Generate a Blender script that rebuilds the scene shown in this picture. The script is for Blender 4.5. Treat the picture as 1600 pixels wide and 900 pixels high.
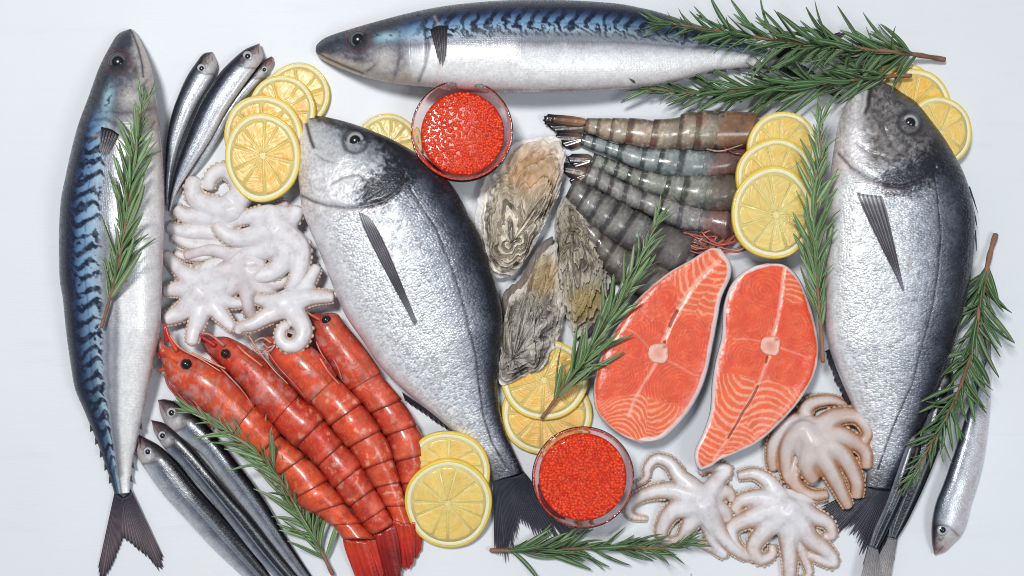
import bpy, math, random
import numpy as np
from mathutils import Vector, Matrix, Euler

for _o in list(bpy.data.objects):
    bpy.data.objects.remove(_o, do_unlink=True)
SC = bpy.context.scene
COL = SC.collection
R = math.radians

# ------------------------------------------------------------------ camera
S = 0.0004            # metres per photo pixel on the board
H = 0.85              # lens height above the board
YC = -0.06            # the lens stands a little below the middle of the crop
cam = bpy.data.cameras.new('camera')
cam.sensor_width = 36.0
cam.lens = 36.0 * H / (1600 * S)
cam.shift_y = -YC / (1600 * S)
cam.clip_start = 0.01
cam.clip_end = 50
camo = bpy.data.objects.new('camera', cam)
camo.location = (0, YC, H)
COL.objects.link(camo)
SC.camera = camo

# ------------------------------------------------------------------ light
world = bpy.data.worlds.new('World')
SC.world = world
world.use_nodes = True
bg = world.node_tree.nodes['Background']
bg.inputs[0].default_value = (0.90, 0.95, 1.0, 1)
bg.inputs[1].default_value = 0.20

def softbox(name, loc, target, sx, sy, power, color):
    l = bpy.data.lights.new(name, 'AREA')
    l.shape = 'RECTANGLE'; l.size = sx; l.size_y = sy
    l.energy = power; l.color = color
    o = bpy.data.objects.new(name, l)
    o.location = loc
    d = Vector(target) - Vector(loc)
    o.rotation_euler = d.to_track_quat('-Z', 'Y').to_euler()
    COL.objects.link(o)
    return o
softbox('softbox_key', (-0.46, 0.52, 2.10), (0, 0, 0), 0.42, 0.36, 34.0, (1.0, 0.985, 0.96))
softbox('softbox_fill', (0.80, -0.40, 1.60), (0.05, 0, 0), 0.5, 0.5, 7.0, (0.94, 0.97, 1.0))

vs = SC.view_settings
vs.view_transform = 'Standard'; vs.look = 'None'; vs.exposure = 0.0; vs.gamma = 1.0
vs.use_curve_mapping = False
SC.render.engine = 'CYCLES'
SC.cycles.filter_width = 1.0

# ------------------------------------------------------------------ helpers
rng = np.random.default_rng(7)
random.seed(7)

def lin(c):
    c = np.asarray(c, float) / 255.0
    return np.where(c <= 0.04045, c / 12.92, ((c + 0.055) / 1.055) ** 2.4)

def lin4(c):
    a = lin(c); return (float(a[0]), float(a[1]), float(a[2]), 1.0)

def P(x, y, z):
    """photo pixel + height in pixel units -> world metres (arrays allowed)"""
    x = np.asarray(x, float); y = np.asarray(y, float); zm = np.asarray(z, float) * S
    k = (H - zm) / H
    X = (x - 800) * S * k
    Y = YC + ((450 - y) * S - YC) * k
    return np.stack(np.broadcast_arrays(X, Y, zm), -1)

def catmull(pts, per=16):
    p = np.asarray(pts, float)
    if len(p) < 3: 
        return p
    e = np.vstack([2 * p[0] - p[1], p, 2 * p[-1] - p[-2]])
    out = []
    u = np.linspace(0, 1, per, endpoint=False)[:, None]
    for i in range(1, len(e) - 2):
        a, b, c, d = e[i - 1], e[i], e[i + 1], e[i + 2]
        out.append(0.5 * (2 * b + (c - a) * u + (2 * a - 5 * b + 4 * c - d) * u ** 2 + (3 * b - a - 3 * c + d) * u ** 3))
    out.append(p[-1:])
    return np.vstack(out)

def resample(pts, n, smooth=True):
    p = catmull(pts) if smooth else np.asarray(pts, float)
    d = np.r_[0, np.cumsum(np.linalg.norm(np.diff(p, axis=0), axis=1))]
    q = np.linspace(0, d[-1], n)
    return np.stack([np.interp(q, d, p[:, k]) for k in range(p.shape[1])], -1)

def closed_resample(pts, n):
    p = np.asarray(pts, float)
    e = np.vstack([p[-2:], p, p[:3]])
    c = catmull(e)
    m = 16
    c = c[2 * m: (2 + len(p)) * m + 1]
    d = np.r_[0, np.cumsum(np.linalg.norm(np.diff(c, axis=0), axis=1))]
    q = np.linspace(0, d[-1], n, endpoint=False)
    return np.stack([np.interp(q, d, c[:, k]) for k in range(2)], -1)

def ss(a, b, x):
    t = np.clip((x - a) / (b - a), 0, 1)
    return t * t * (3 - 2 * t)

def segd(x, y, poly):
    poly = np.asarray(poly, float)
    best = np.full(np.shape(x), 1e9)
    for a, b in zip(poly[:-1], poly[1:]):
        d = b - a
        l = d @ d + 1e-9
        u = np.clip(((x - a[0]) * d[0] + (y - a[1]) * d[1]) / l, 0, 1)
        best = np.minimum(best, np.hypot(x - a[0] - u * d[0], y - a[1] - u * d[1]))
    return best

_perm = rng.random((256, 256))
def vnoise(x, y):
    xi = np.floor(x).astype(int); yi = np.floor(y).astype(int)
    fx = x - xi; fy = y - yi
    fx = fx * fx * (3 - 2 * fx); fy = fy * fy * (3 - 2 * fy)
    g = lambda a, b: _perm[a & 255, b & 255]
    return (g(xi, yi) * (1 - fx) + g(xi + 1, yi) * fx) * (1 - fy) + (g(xi, yi + 1) * (1 - fx) + g(xi + 1, yi + 1) * fx) * fy

def fbm(x, y, o=4):
    v = 0; a = 0.5; tot = 0
    for k in range(o):
        v = v + a * vnoise(x * 2 ** k + 13.7 * k, y * 2 ** k + 7.1 * k); tot += a; a *= 0.5
    return v / tot

def mixc(c, col, m):
    return c + (lin(col) - c) * np.asarray(m)[..., None]

def ramp(v, stops):
    xs = [s[0] for s in stops]; cs = np.array([lin(s[1]) for s in stops])
    return np.stack([np.interp(v, xs, cs[:, k]) for k in range(3)], -1)

# ------------------------------------------------------------------ objects
def tag(o, label=None, cat=None, group=None, kind=None):
    if label: o['label'] = label
    if cat: o['category'] = cat
    if group: o['group'] = group
    if kind: o['kind'] = kind
    return o

OFF = {}
def thing(name, label, cat, loc, group=None, rot=None):
    o = bpy.data.objects.new(name, None)
    o.empty_display_size = 0.01
    o.location = tuple(float(v) for v in loc)
    if rot: o.rotation_euler = rot
    COL.objects.link(o)
    OFF[o.name] = np.array(o.location)
    return tag(o, label, cat, group)

def mesh_of(name, V, Fs, smooth=True):
    V = np.asarray(V, float)
    me = bpy.data.meshes.new(name)
    me.vertices.add(len(V)); me.vertices.foreach_set('co', V.astype(np.float32).ravel())
    idx = []; starts = []; pos = 0
    for F in Fs:
        F = np.asarray(F, int)
        if F.size == 0: continue
        k = F.shape[1]
        idx.append(F.ravel()); starts.append(pos + np.arange(len(F)) * k); pos += F.size
    idx = np.concatenate(idx); starts = np.concatenate(starts)
    me.loops.add(len(idx)); me.loops.foreach_set('vertex_index', idx.astype(np.int32))
    me.polygons.add(len(starts)); me.polygons.foreach_set('loop_start', starts.astype(np.int32))
    me.polygons.foreach_set('use_smooth', np.full(len(starts), smooth))
    me.update(calc_edges=True)
    return me

def set_attr(me, col=None, attrs=None):
    if col is not None:
        a = me.attributes.new('Col', 'FLOAT_COLOR', 'POINT')
        c = np.ones((len(me.vertices), 4), np.float32); c[:, :3] = np.clip(col, 0, 1)
        a.data.foreach_set('color', c.ravel())
    for k, v in (attrs or {}).items():
        v = np.asarray(v, np.float32)
        if v.ndim == 1:
            a = me.attributes.new(k, 'FLOAT', 'POINT'); a.data.foreach_set('value', v)
        else:
            a = me.attributes.new(k, 'FLOAT_VECTOR', 'POINT'); a.data.foreach_set('vector', v.ravel())

def mk(name, V, Fs, mat, parent=None, col=None, attrs=None, smooth=True, world_coords=True):
    """one mesh object; with a parent the world vertices are put into the thing's frame"""
    V = np.asarray(V, float)
    root = parent
    while root is not None and root.parent is not None: root = root.parent
    if world_coords and root is not None: V = V - OFF[root.name]
    if root is None and world_coords:
        lo, hi = V.min(0), V.max(0); off = np.array([(lo[0] + hi[0]) / 2, (lo[1] + hi[1]) / 2, lo[2]])
        V = V - off
    me = mesh_of(name, V, Fs, smooth)
    set_attr(me, col, attrs)
    me.materials.append(mat)
    o = bpy.data.objects.new(name, me)
    if parent is not None: o.parent = parent
    elif world_coords:
        o.location = off; OFF[o.name] = off
    COL.objects.link(o)
    if parent is None: OFF[o.name] = np.array(o.location)
    return o

def grid_faces(n, m, wrap=False, base=0):
    i = np.arange(n - 1)[:, None]; j = np.arange(m if wrap else m - 1)[None, :]
    j2 = (j + 1) % m
    a = i * m + j; b = i * m + j2; c = (i + 1) * m + j2; d = (i + 1) * m + j
    return np.stack([a, b, c, d], -1).reshape(-1, 4) + base

def tube(pts, rad, k=8, caps=True):
    """tapered tube along world points"""
    p = np.asarray(pts, float); n = len(p)
    rad = np.broadcast_to(np.asarray(rad, float), (n,))
    t = np.gradient(p, axis=0); t /= np.linalg.norm(t, axis=1)[:, None] + 1e-12
    up = np.array([0.0, 0, 1.0])
    a = np.cross(t, up); la = np.linalg.norm(a, axis=1)[:, None]
    a = np.where(la > 1e-3, a / (la + 1e-12), np.array([1.0, 0, 0]))
    b = np.cross(a, t)
    th = np.linspace(0, 2 * np.pi, k, endpoint=False)
    V = p[:, None] + rad[:, None, None] * (np.cos(th)[None, :, None] * a[:, None] + np.sin(th)[None, :, None] * b[:, None])
    V = V.reshape(-1, 3); F = [grid_faces(n, k, True)]
    if caps:
        V = np.vstack([V, p[0] - t[0] * rad[0] * .5, p[-1] + t[-1] * rad[-1] * .5])
        j = np.arange(k); j2 = (j + 1) % k
        F.append(np.stack([np.full(k, n * k), j2, j], -1))
        F.append(np.stack([np.full(k, n * k + 1), (n - 1) * k + j, (n - 1) * k + j2], -1))
    return V, F

def join(parts):
    Vs = []; q = []; t = []; base = 0
    for V, F in parts:
        Vs.append(V)
        for f in F:
            f = np.asarray(f)
            (q if f.shape[1] == 4 else t).append(f + base)
        base += len(V)
    Fs = []
    if q: Fs.append(np.vstack(q))
    if t: Fs.append(np.vstack(t))
    return np.vstack(Vs), Fs

def icos(level=1):
    ph = (1 + 5 ** .5) / 2
    v = np.array([(-1, ph, 0), (1, ph, 0), (-1, -ph, 0), (1, -ph, 0), (0, -1, ph), (0, 1, ph), (0, -1, -ph), (0, 1, -ph),
                  (ph, 0, -1), (ph, 0, 1), (-ph, 0, -1), (-ph, 0, 1)], float)
    f = np.array([(0, 11, 5), (0, 5, 1), (0, 1, 7), (0, 7, 10), (0, 10, 11), (1, 5, 9), (5, 11, 4), (11, 10, 2), (10, 7, 6), (7, 1, 8),
                  (3, 9, 4), (3, 4, 2), (3, 2, 6), (3, 6, 8), (3, 8, 9), (4, 9, 5), (2, 4, 11), (6, 2, 10), (8, 6, 7), (9, 8, 1)])
    v /= np.linalg.norm(v, axis=1)[:, None]
    for _ in range(level):
        vl = v.tolist(); cache = {}
        def mid(a, b):
            k = (min(a, b), max(a, b))
            if k not in cache:
                m = (np.array(vl[a]) + np.array(vl[b])); vl.append((m / np.linalg.norm(m)).tolist()); cache[k] = len(vl) - 1
            return cache[k]
        nf = []
        for a, b, c in f:
            x, y, z = mid(a, b), mid(b, c), mid(c, a)
            nf += [(a, x, z), (b, y, x), (c, z, y), (x, y, z)]
        f = np.array(nf); v = np.array(vl)
    return v, f
ICO1 = icos(1); ICO2 = icos(2); ICO4 = icos(4)

def balls(centers, radii, ico=ICO1, squash=None):
    c = np.asarray(centers, float); r = np.broadcast_to(np.asarray(radii, float), (len(c),))
    v, f = ico
    sq = np.ones(3) if squash is None else np.asarray(squash)
    V = (c[:, None] + r[:, None, None] * v[None] * sq).reshape(-1, 3)
    F = (f[None] + (np.arange(len(c)) * len(v))[:, None, None]).reshape(-1, 3)
    return V, [F]

def lathe(prof, k=64, center=(0, 0, 0), closed=False):
    p = np.asarray(prof, float); n = len(p)
    th = np.linspace(0, 2 * np.pi, k, endpoint=False)
    V = np.stack([p[:, 0:1] * np.cos(th), p[:, 0:1] * np.sin(th), np.repeat(p[:, 1:2], k, 1)], -1).reshape(-1, 3) + np.asarray(center)
    F = grid_faces(n, k, True)
    if closed:
        j = np.arange(k); j2 = (j + 1) % k
        F = np.vstack([F, np.stack([(n - 1) * k + j, (n - 1) * k + j2, j2, j], -1)])
    return V, [F]

# ------------------------------------------------------------------ materials
class M:
    def __init__(s, name):
        s.m = bpy.data.materials.new(name); s.m.use_nodes = True
        s.t = s.m.node_tree; s.b = s.t.nodes['Principled BSDF']
    def n(s, typ, inputs=None, **props):
        nd = s.t.nodes.new(typ)
        for k, v in props.items(): setattr(nd, k, v)
        for k, v in (inputs or {}).items(): s.put(nd.inputs[k], v)
        return nd
    def put(s, sock, v):
        if isinstance(v, bpy.types.NodeSocket): s.t.links.new(v, sock)
        else: sock.default_value = v
    def set(s, **kw):
        for k, v in kw.items(): s.put(s.b.inputs[k.replace('_', ' ')], v)
        return s
    def attr(s, name, out='Color'):
        return s.n('ShaderNodeAttribute', attribute_name=name).outputs[out]
    def noise(s, vec, scale, detail=3.0, rough=0.55):
        i = {'Scale': scale, 'Detail': detail, 'Roughness': rough}
        if vec is not None: i['Vector'] = vec
        return s.n('ShaderNodeTexNoise', i).outputs['Fac']
    def math(s, op, a, b=None, c=None):
        nd = s.n('ShaderNodeMath', operation=op); s.put(nd.inputs[0], a)
        if b is not None: s.put(nd.inputs[1], b)
        if c is not None: s.put(nd.inputs[2], c)
        return nd.outputs[0]
    def mrange(s, v, a, b, c, d):
        return s.n('ShaderNodeMapRange', {'Value': v, 'From Min': a, 'From Max': b, 'To Min': c, 'To Max': d}).outputs[0]
    def mix(s, f, a, b, mode='MIX'):
        nd = s.n('ShaderNodeMix', data_type='RGBA', blend_type=mode)
        s.put(nd.inputs[0], f); s.put(nd.inputs[6], a); s.put(nd.inputs[7], b)
        return nd.outputs[2]
    def vmul(s, v, xyz):
        return s.n('ShaderNodeVectorMath', {0: v, 1: xyz}, operation='MULTIPLY').outputs[0]
    def bump(s, h, strength=0.3, dist=0.0005, prev=None):
        nd = s.n('ShaderNodeBump', {'Height': h, 'Strength': strength, 'Distance': dist})
        if prev is not None: s.t.links.new(prev, nd.inputs['Normal'])
        return nd.outputs[0]
    def objco(s):
        return s.n('ShaderNodeTexCoord').outputs['Object']

def m_table():
    k = M('painted_board'); co = k.objco()
    n1 = k.noise(co, 6, 5); n2 = k.noise(k.vmul(co, (60, 900, 1)), 1.0, 4); n3 = k.noise(co, 90, 6, .7)
    c = k.mix(k.mrange(n1, .35, .7, 0, 1), lin4((226, 231, 238)), lin4((220, 226, 234)))
    c = k.mix(k.mrange(n3, .62, .8, 0, .25), c, lin4((204, 211, 219)))
    n4 = k.noise(k.vmul(co, (9, 70, 1)), 1.0, 6, .7)
    c = k.mix(k.mrange(n4, .56, .78, 0, .35), c, lin4((206, 211, 218)))
    n5 = k.noise(co, 14, 4, .5); c = k.mix(k.mrange(n5, .60, .72, 0, .30), c, lin4((232, 226, 222)))
    vo = k.n('ShaderNodeTexVoronoi', {'Vector': co, 'Scale': 26.0, 'Randomness': 1.0})
    sp = k.n('ShaderNodeSeparateColor', {0: vo.outputs['Color']})
    fleck = k.math('MULTIPLY', k.mrange(vo.outputs['Distance'], .020, .034, 1, 0), k.math('GREATER_THAN', sp.outputs[0], .72))
    c = k.mix(k.math('MULTIPLY', fleck, .55), c, lin4((120, 118, 122)))
    b = k.bump(n2, .16, .0005); b = k.bump(n3, .12, .0006, b); b = k.bump(n4, .16, .0008, b)
    k.set(Base_Color=c, Roughness=.42, Normal=b, Specular_IOR_Level=.35); return k.m

def m_fish(name, sx, sy, metal, rough, bump, jitter, rnd=.55, coat=.25):
    k = M(name); col = k.attr('Col'); uv = k.attr('uvw', 'Vector')
    v = k.n('ShaderNodeTexVoronoi', {'Vector': k.vmul(uv, (1 / sx, 1 / sy, 1)), 'Scale': 1.0, 'Randomness': rnd})
    fade = k.attr('scl', 'Fac')
    h = k.math('MULTIPLY', k.math('SUBTRACT', 1.0, v.outputs['Distance']), fade)
    fn = k.noise(k.vmul(uv, (.25, .25, 1)), 1.0, 4, .6)
    b = k.bump(h, bump, .0010); b = k.bump(fn, .22, .0008, b)
    sep = k.n('ShaderNodeSeparateColor', {0: v.outputs['Color']})
    j = k.math('MULTIPLY_ADD', k.math('MULTIPLY', k.math('SUBTRACT', sep.outputs[0], .5), fade), jitter, 1.0)
    fn2 = k.mrange(k.noise(k.vmul(uv, (.06, .09, 1)), 1.0, 5, .65), .3, .7, .86, 1.12)
    c = k.mix(1.0, col, k.n('ShaderNodeCombineColor', {0: k.math('MULTIPLY', j, fn2), 1: k.math('MULTIPLY', j, fn2), 2: k.math('MULTIPLY', j, fn2)}).outputs[0], 'MULTIPLY')
    rr = k.math('ADD', k.mrange(sep.outputs[1], 0, 1, rough - .1, rough + .12), k.mrange(fade, 0, 1, .12, 0))
    k.set(Base_Color=c, Metallic=metal, Roughness=rr, Normal=b, Coat_Weight=coat, Coat_Roughness=.18, Specular_IOR_Level=.6)
    return k.m

def m_vc(name, rough=.4, coat=0., metal=0., sss=0., srad=(.003, .0015, .001), nscale=400, nbump=.15, cvar=.12, spec=.5, coat_r=.1, ndist=.0006):
    k = M(name); col = k.attr('Col'); co = k.objco()
    n = k.noise(co, nscale, 4, .6); n2 = k.noise(co, nscale * .22, 4, .6)
    g = k.mrange(n2, .3, .7, 1 - cvar, 1 + cvar)
    c = k.mix(1.0, col, k.n('ShaderNodeCombineColor', {0: g, 1: g, 2: g}).outputs[0], 'MULTIPLY')
    k.set(Base_Color=c, Roughness=rough, Coat_Weight=coat, Coat_Roughness=coat_r, Metallic=metal, Specular_IOR_Level=spec,
          Normal=k.bump(n, nbump, ndist))
    if sss: k.set(Subsurface_Weight=sss, Subsurface_Radius=srad, Subsurface_Scale=1.0)
    return k.m

def m_plain(name, rgb, rough=.4, coat=0., sss=0., srad=(.003, .001, .001), var=.15, nscale=300, bump=.1, spec=.5, metal=0., objvar=0.):
    k = M(name); co = k.objco(); n = k.noise(co, nscale, 4); n2 = k.noise(co, nscale * .25, 3)
    g = k.mrange(n2, .3, .7, 1 - var, 1 + var)
    if objvar:
        oi = k.n('ShaderNodeObjectInfo').outputs['Random']
        g = k.math('MULTIPLY', g, k.mrange(oi, 0, 1, 1 - objvar, 1 + objvar))
    c = k.mix(1.0, lin4(rgb), k.n('ShaderNodeCombineColor', {0: g, 1: g, 2: g}).outputs[0], 'MULTIPLY')
    k.set(Base_Color=c, Roughness=rough, Coat_Weight=coat, Specular_IOR_Level=spec, Metallic=metal, Normal=k.bump(n, bump, .0005))
    if sss: k.set(Subsurface_Weight=sss, Subsurface_Radius=srad, Subsurface_Scale=1.0)
    return k.m

def m_leaf(name, rgb, rib, objvar=.25):
    k = M(name); u = k.attr('uvw', 'Vector')
    sp = k.n('ShaderNodeSeparateXYZ', {0: u}); oi = k.n('ShaderNodeObjectInfo').outputs['Random']
    ax = k.math('ABSOLUTE', sp.outputs[1])
    f = k.mrange(ax, .0, .30, .75, 0.0); e = k.mrange(ax, .75, 1.0, 0, .45)
    n = k.noise(k.vmul(u, (30, 4, 1)), 1.0, 3)
    base = k.mix(k.mrange(oi, 0, .85, 0, 1), lin4(rgb), lin4([min(255, v * 1.35 + 6) for v in rgb]))
    base = k.mix(k.math('GREATER_THAN', oi, .86), base, lin4([v * .55 + r_ * .45 for v, r_ in zip(rgb, rib)]))
    base = k.mix(k.mrange(n, .35, .65, 0, .35), base, lin4([v * .7 for v in rgb]))
    c = k.mix(k.math('MAXIMUM', f, e), base, lin4(rib))
    k.set(Base_Color=c, Roughness=.42, Specular_IOR_Level=.55, Normal=k.bump(n, .3, .0003), Coat_Weight=.15, Coat_Roughness=.3)
    return k.m

def m_glass():
    k = M('clear_glass'); k.set(Base_Color=(1, 1, 1, 1), Roughness=.02, Transmission_Weight=1.0, IOR=1.47); return k.m

def m_roe(name, rgb):
    k = M(name); oi = k.attr('Col')
    k.set(Base_Color=oi, Roughness=.2, Subsurface_Weight=.35, Subsurface_Radius=(.004, .0009, .0005), Subsurface_Scale=1.0,
          Coat_Weight=.3, Coat_Roughness=.15, Specular_IOR_Level=.6); return k.m

def m_flesh():
    k = M('lemon_flesh'); u = k.attr('uvw', 'Vector'); oi = k.n('ShaderNodeObjectInfo').outputs['Random']
    v = k.n('ShaderNodeTexVoronoi', {'Vector': k.vmul(u, (.10, .30, 1)), 'Scale': 1.0, 'Randomness': 1.0})
    n = k.noise(k.vmul(u, (.05, .05, 1)), 1.0, 4)
    c = k.mix(k.mrange(v.outputs['Distance'], .1, .75, 0, 1), k.attr('Col'), k.mix(.45, k.attr('Col'), lin4((255, 236, 170))))
    c = k.mix(k.mrange(n, .35, .7, 0, .4), c, lin4((230, 172, 54)))
    b = k.bump(k.math('SUBTRACT', 1.0, v.outputs['Distance']), .30, .0006)
    k.set(Base_Color=c, Roughness=.32, Normal=b, Subsurface_Weight=.5, Subsurface_Radius=(.004, .0025, .0006), Subsurface_Scale=1.0,
          Coat_Weight=.12, Coat_Roughness=.2)
    return k.m

MAT = dict(
    table=m_table(),
    mackerel=m_fish('mackerel_skin', 2.4, 2.8, .10, .32, .08, .16, .4, .25),
    bream=m_fish('bream_scales', 2.9, 4.4, .22, .30, .45, .62, .75),
    smelt=m_fish('smelt_skin', 2.2, 2.6, .25, .28, .10, .22, .4, .35),
    fin=m_vc('fin_membrane', .45, .1, .15, nscale=900, nbump=.2),
    pfin=m_vc('pectoral_fin_membrane', .4, .2, .1, nscale=900, nbump=.2),
    eye=m_vc('fish_eye', .18, .8, .25, nbump=.02, cvar=.08),
    pupil=m_plain('eye_pupil', (20, 24, 32), .22, .35, bump=0),
    octo=m_vc('octopus_skin', .42, .16, 0, .30, (.003, .002, .0016), 700, .30, .08, coat_r=.2, spec=.4),
    sucker=m_plain('octopus_sucker', (205, 176, 150), .35, .3, .3),
    rprawn=m_vc('red_prawn_shell', .36, .40, 0, .30, (.004, .0012, .0007), 420, .60, .24, coat_r=.16),
    tprawn=m_vc('tiger_prawn_shell', .30, .6, 0, .05, (.002, .001, .001), 300, .50, .3, coat_r=.12),
    dusky=m_vc('dusky_shell', .6, .12, 0, 0, nscale=900, nbump=.6, cvar=.35),
    oyster=m_vc('oyster_shell', .55, .08, 0, nscale=500, nbump=.35, cvar=.18, spec=.35, ndist=.0007),
    salmon=m_vc('salmon_flesh', .34, .25, 0, .35, (.004, .0012, .0007), 600, .22, .10, coat_r=.2),
    bone=m_plain('salmon_bone', (236, 184, 172), .4, .2, .4, var=.2, nscale=500, bump=.3),
    glass=m_glass(),
    roe=m_roe('roe', (210, 30, 18)),
    peel=m_plain('lemon_peel', (236, 206, 84), .38, .2, .2, (.002, .0015, .0004), .06, 900, .35),
    pith=m_plain('lemon_pith', (246, 238, 198), .6, 0, .3, (.003, .0025, .0012), .05, 700, .25),
    flesh=m_flesh(),
    membrane=m_plain('lemon_membrane', (248, 224, 146), .4, .2, .4, (.003, .0025, .0008), .05, 700, .2),
    leaf=m_leaf('rosemary_leaf', (80, 112, 66), (180, 194, 160)),
    leafd=m_leaf('rosemary_leaf_dark', (48, 80, 42), (150, 172, 130)),
    stem=m_plain('rosemary_stem', (140, 104, 84), .7, 0, var=.35, nscale=250, bump=.5, spec=.3),
)
_pf = MAT['pfin'].node_tree.nodes['Principled BSDF']; _pf.inputs['Alpha'].default_value = .80
table = mk('tabletop', P([-900, 2500, 2500, -900], [1700, 1700, -800, -800], [0, 0, 0, 0]), [np.array([[0, 1, 2, 3]])], MAT['table'], smooth=False)
tag(table, 'white painted board under all the seafood', 'board', kind='structure')
# ------------------------------------------------------------------ lofted bodies
class Loft:
    """closed body between two photo outlines; t runs along, s runs from the first outline (+1) to the second (-1)"""
    def __init__(q, D, V, hz, N=120, K=60, nexp=2.2, zbase=0.0, zc=None, disp=None, cap0=0.0, cap1=0.0, top_share=.76, scale_fn=None):
        D = resample(D, N); V = resample(V, N)
        t = np.linspace(0, 1, N)
        kt = int(K * top_share)
        th = np.r_[np.linspace(0, np.pi, kt, endpoint=False), np.linspace(np.pi, 2 * np.pi, K - kt, endpoint=False)]
        cs, sn = np.cos(th), np.sin(th)
        s = np.sign(cs) * np.abs(cs) ** (2 / nexp); zz = np.sign(sn) * np.abs(sn) ** (2 / nexp)
        if nexp > 4:      # even spacing across a flat top
            e = np.array([1, .9995, .998, .995, .991, .985, .977])
            st = np.r_[e, np.linspace(.968, -.968, kt - 14), -e[::-1]]
            sb = np.r_[-1 + 1e-4, np.linspace(-.99, .99, K - kt - 2), 1 - 1e-4]
            s = np.r_[st, sb]; zz = np.r_[np.ones(kt), -np.ones(K - kt)] * (1 - np.minimum(1, np.abs(s)) ** nexp) ** (1 / nexp)
        h = np.interp(t, [a for a, b in hz], [b for a, b in hz])
        # soften the thickness profile
        ker = np.ones(9) / 9
        h = np.convolve(np.pad(h, 4, mode='edge'), ker, 'valid')
        f = np.ones(N) if scale_fn is None else scale_fn(t)
        h = h * f
        mid = (D + V) / 2; half = (D - V) / 2
        x = mid[:, 0:1] + half[:, 0:1] * s[None] * f[:, None]
        y = mid[:, 1:2] + half[:, 1:2] * s[None] * f[:, None]
        c = (h if zc is None else np.interp(t, [a for a, b in zc], [b for a, b in zc])) + zbase
        z = c[:, None] + h[:, None] * zz[None]
        T = np.repeat(t[:, None], K, 1); Sx = np.repeat(s[None], N, 0)
        if disp is not None:
            z = z + disp(x, y, T, Sx) * np.clip(zz, 0, 1)[None] ** .5
        q.N, q.K, q.kt = N, K, kt
        q.x, q.y, q.z, q.t, q.s, q.zz = x, y, z, T, Sx, np.repeat(zz[None], N, 0)
        q.half = half; q.L = np.linalg.norm(np.diff(mid, axis=0), axis=1).sum()
        q.W = np.linalg.norm(half, axis=1)
        ax = (mid[min(3, N - 1)] - mid[0]); ax /= np.linalg.norm(ax) + 1e-9
        bx = (mid[-1] - mid[max(0, N - 4)]); bx /= np.linalg.norm(bx) + 1e-9
        q.xx = np.r_[x.ravel(), mid[0, 0] + ax[0] * cap0, mid[-1, 0] + bx[0] * cap1]
        q.yy = np.r_[y.ravel(), mid[0, 1] + ax[1] * cap0, mid[-1, 1] + bx[1] * cap1]
        q.zv = np.r_[z.ravel(), c[0], c[-1]]
        q.tt = np.r_[T.ravel(), 0, 1]; q.ssv = np.r_[Sx.ravel(), 0, 0]
        q.Vw = P(q.xx, q.yy, q.zv)
        j = np.arange(K); j2 = (j + 1) % K; b = N * K
        q.F = [grid_faces(N, K, True), np.vstack([np.stack([np.full(K, b), j2, j], -1), np.stack([np.full(K, b + 1), (N - 1) * K + j, (N - 1) * K + j2], -1)])]
        hw = np.repeat(q.W[:, None], K, 1)
        q.uvw = np.stack([q.tt * q.L, np.r_[(Sx * hw).ravel(), 0, 0], np.r_[np.where(q.zz < 0, 500., 0).ravel(), 0, 0]], -1)
    def zat(q, x, y):
        X = q.x[:, :q.kt]; Y = q.y[:, :q.kt]; Z = q.z[:, :q.kt]
        x = np.atleast_1d(x).astype(float); y = np.atleast_1d(y).astype(float); out = np.zeros(x.shape)
        for i in np.ndindex(x.shape):
            d = (X - x[i]) ** 2 + (Y - y[i]) ** 2
            out[i] = Z.flat[d.argmin()]
        return out

def base_loc(lf, zb=0.0):
    p = P(lf.x.mean(), lf.y.mean(), zb)
    return p

def fin(name, base, tip, parent, nr, nl, zf, colors, thick=1.2, jag=.06, corr=.8, mat=None, seed=1, bulge=0.0, raycol=.55):
    """membrane with rays from a base line to a tip line; zf(x,y,u,v) gives the height in pixel units"""
    r = np.random.default_rng(int(seed))
    sub = 4
    n = nr * sub + 1
    b = resample(base, n); tp = resample(tip, n)
    u = np.linspace(0, 1, n)
    ph = (np.arange(n) % sub) / sub
    ray = np.cos(2 * np.pi * ph) * .5 + .5            # 1 on a ray
    ext = 1 + jag * (ray * 1.2 - .6) + jag * (np.repeat(r.random(nr + 1), sub)[:n] - .5)
    v = np.linspace(0, 1, nl)
    Vv, Rr = np.meshgrid(v, ray); U = np.repeat(u[:, None], nl, 1)
    e = 1 + (ext[:, None] - 1) * Vv ** 3
    x = b[:, 0:1] + (tp[:, 0:1] - b[:, 0:1]) * Vv * e
    y = b[:, 1:2] + (tp[:, 1:2] - b[:, 1:2]) * Vv * e
    if bulge:
        ax = tp.mean(0) - b.mean(0); ax /= np.linalg.norm(ax); nx = np.array([-ax[1], ax[0]])
        if (b[-1] - b[0]) @ nx < 0: nx = -nx
        o_ = bulge * (U - .5) * 2 * np.sin(np.pi * Vv ** .55) ** 1.2
        x = x + nx[0] * o_; y = y + nx[1] * o_
    z = zf(x, y, U, Vv) + corr * (Rr - .5) * np.minimum(1, 3 * Vv + .3)
    th = thick * (1 - .6 * Vv)
    top = P(x, y, z + th / 2).reshape(-1, 3); bot = P(x, y, z - th / 2).reshape(-1, 3)
    V = np.vstack([top, bot]); m = n * nl
    g = grid_faces(n, nl)
    F = [g, g[:, ::-1] + m]
    bd = np.r_[np.arange(nl), np.arange(1, n) * nl + nl - 1, (n - 1) * nl + np.arange(nl - 2, -1, -1), np.arange(n - 2, 0, -1) * nl]
    b2 = np.roll(bd, -1)
    F.append(np.stack([bd, bd + m, b2 + m, b2], -1))
    c = ramp(Vv.ravel(), colors)
    c = c * (1 + raycol * (Rr.ravel()[:, None] - .45)) * (1 + .25 * (fbm(x.ravel() / 5, y.ravel() / 5)[:, None] - .5))
    c = np.vstack([c, c])
    return mk(name, V, F, mat or MAT['fin'], parent, col=c)

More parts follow.
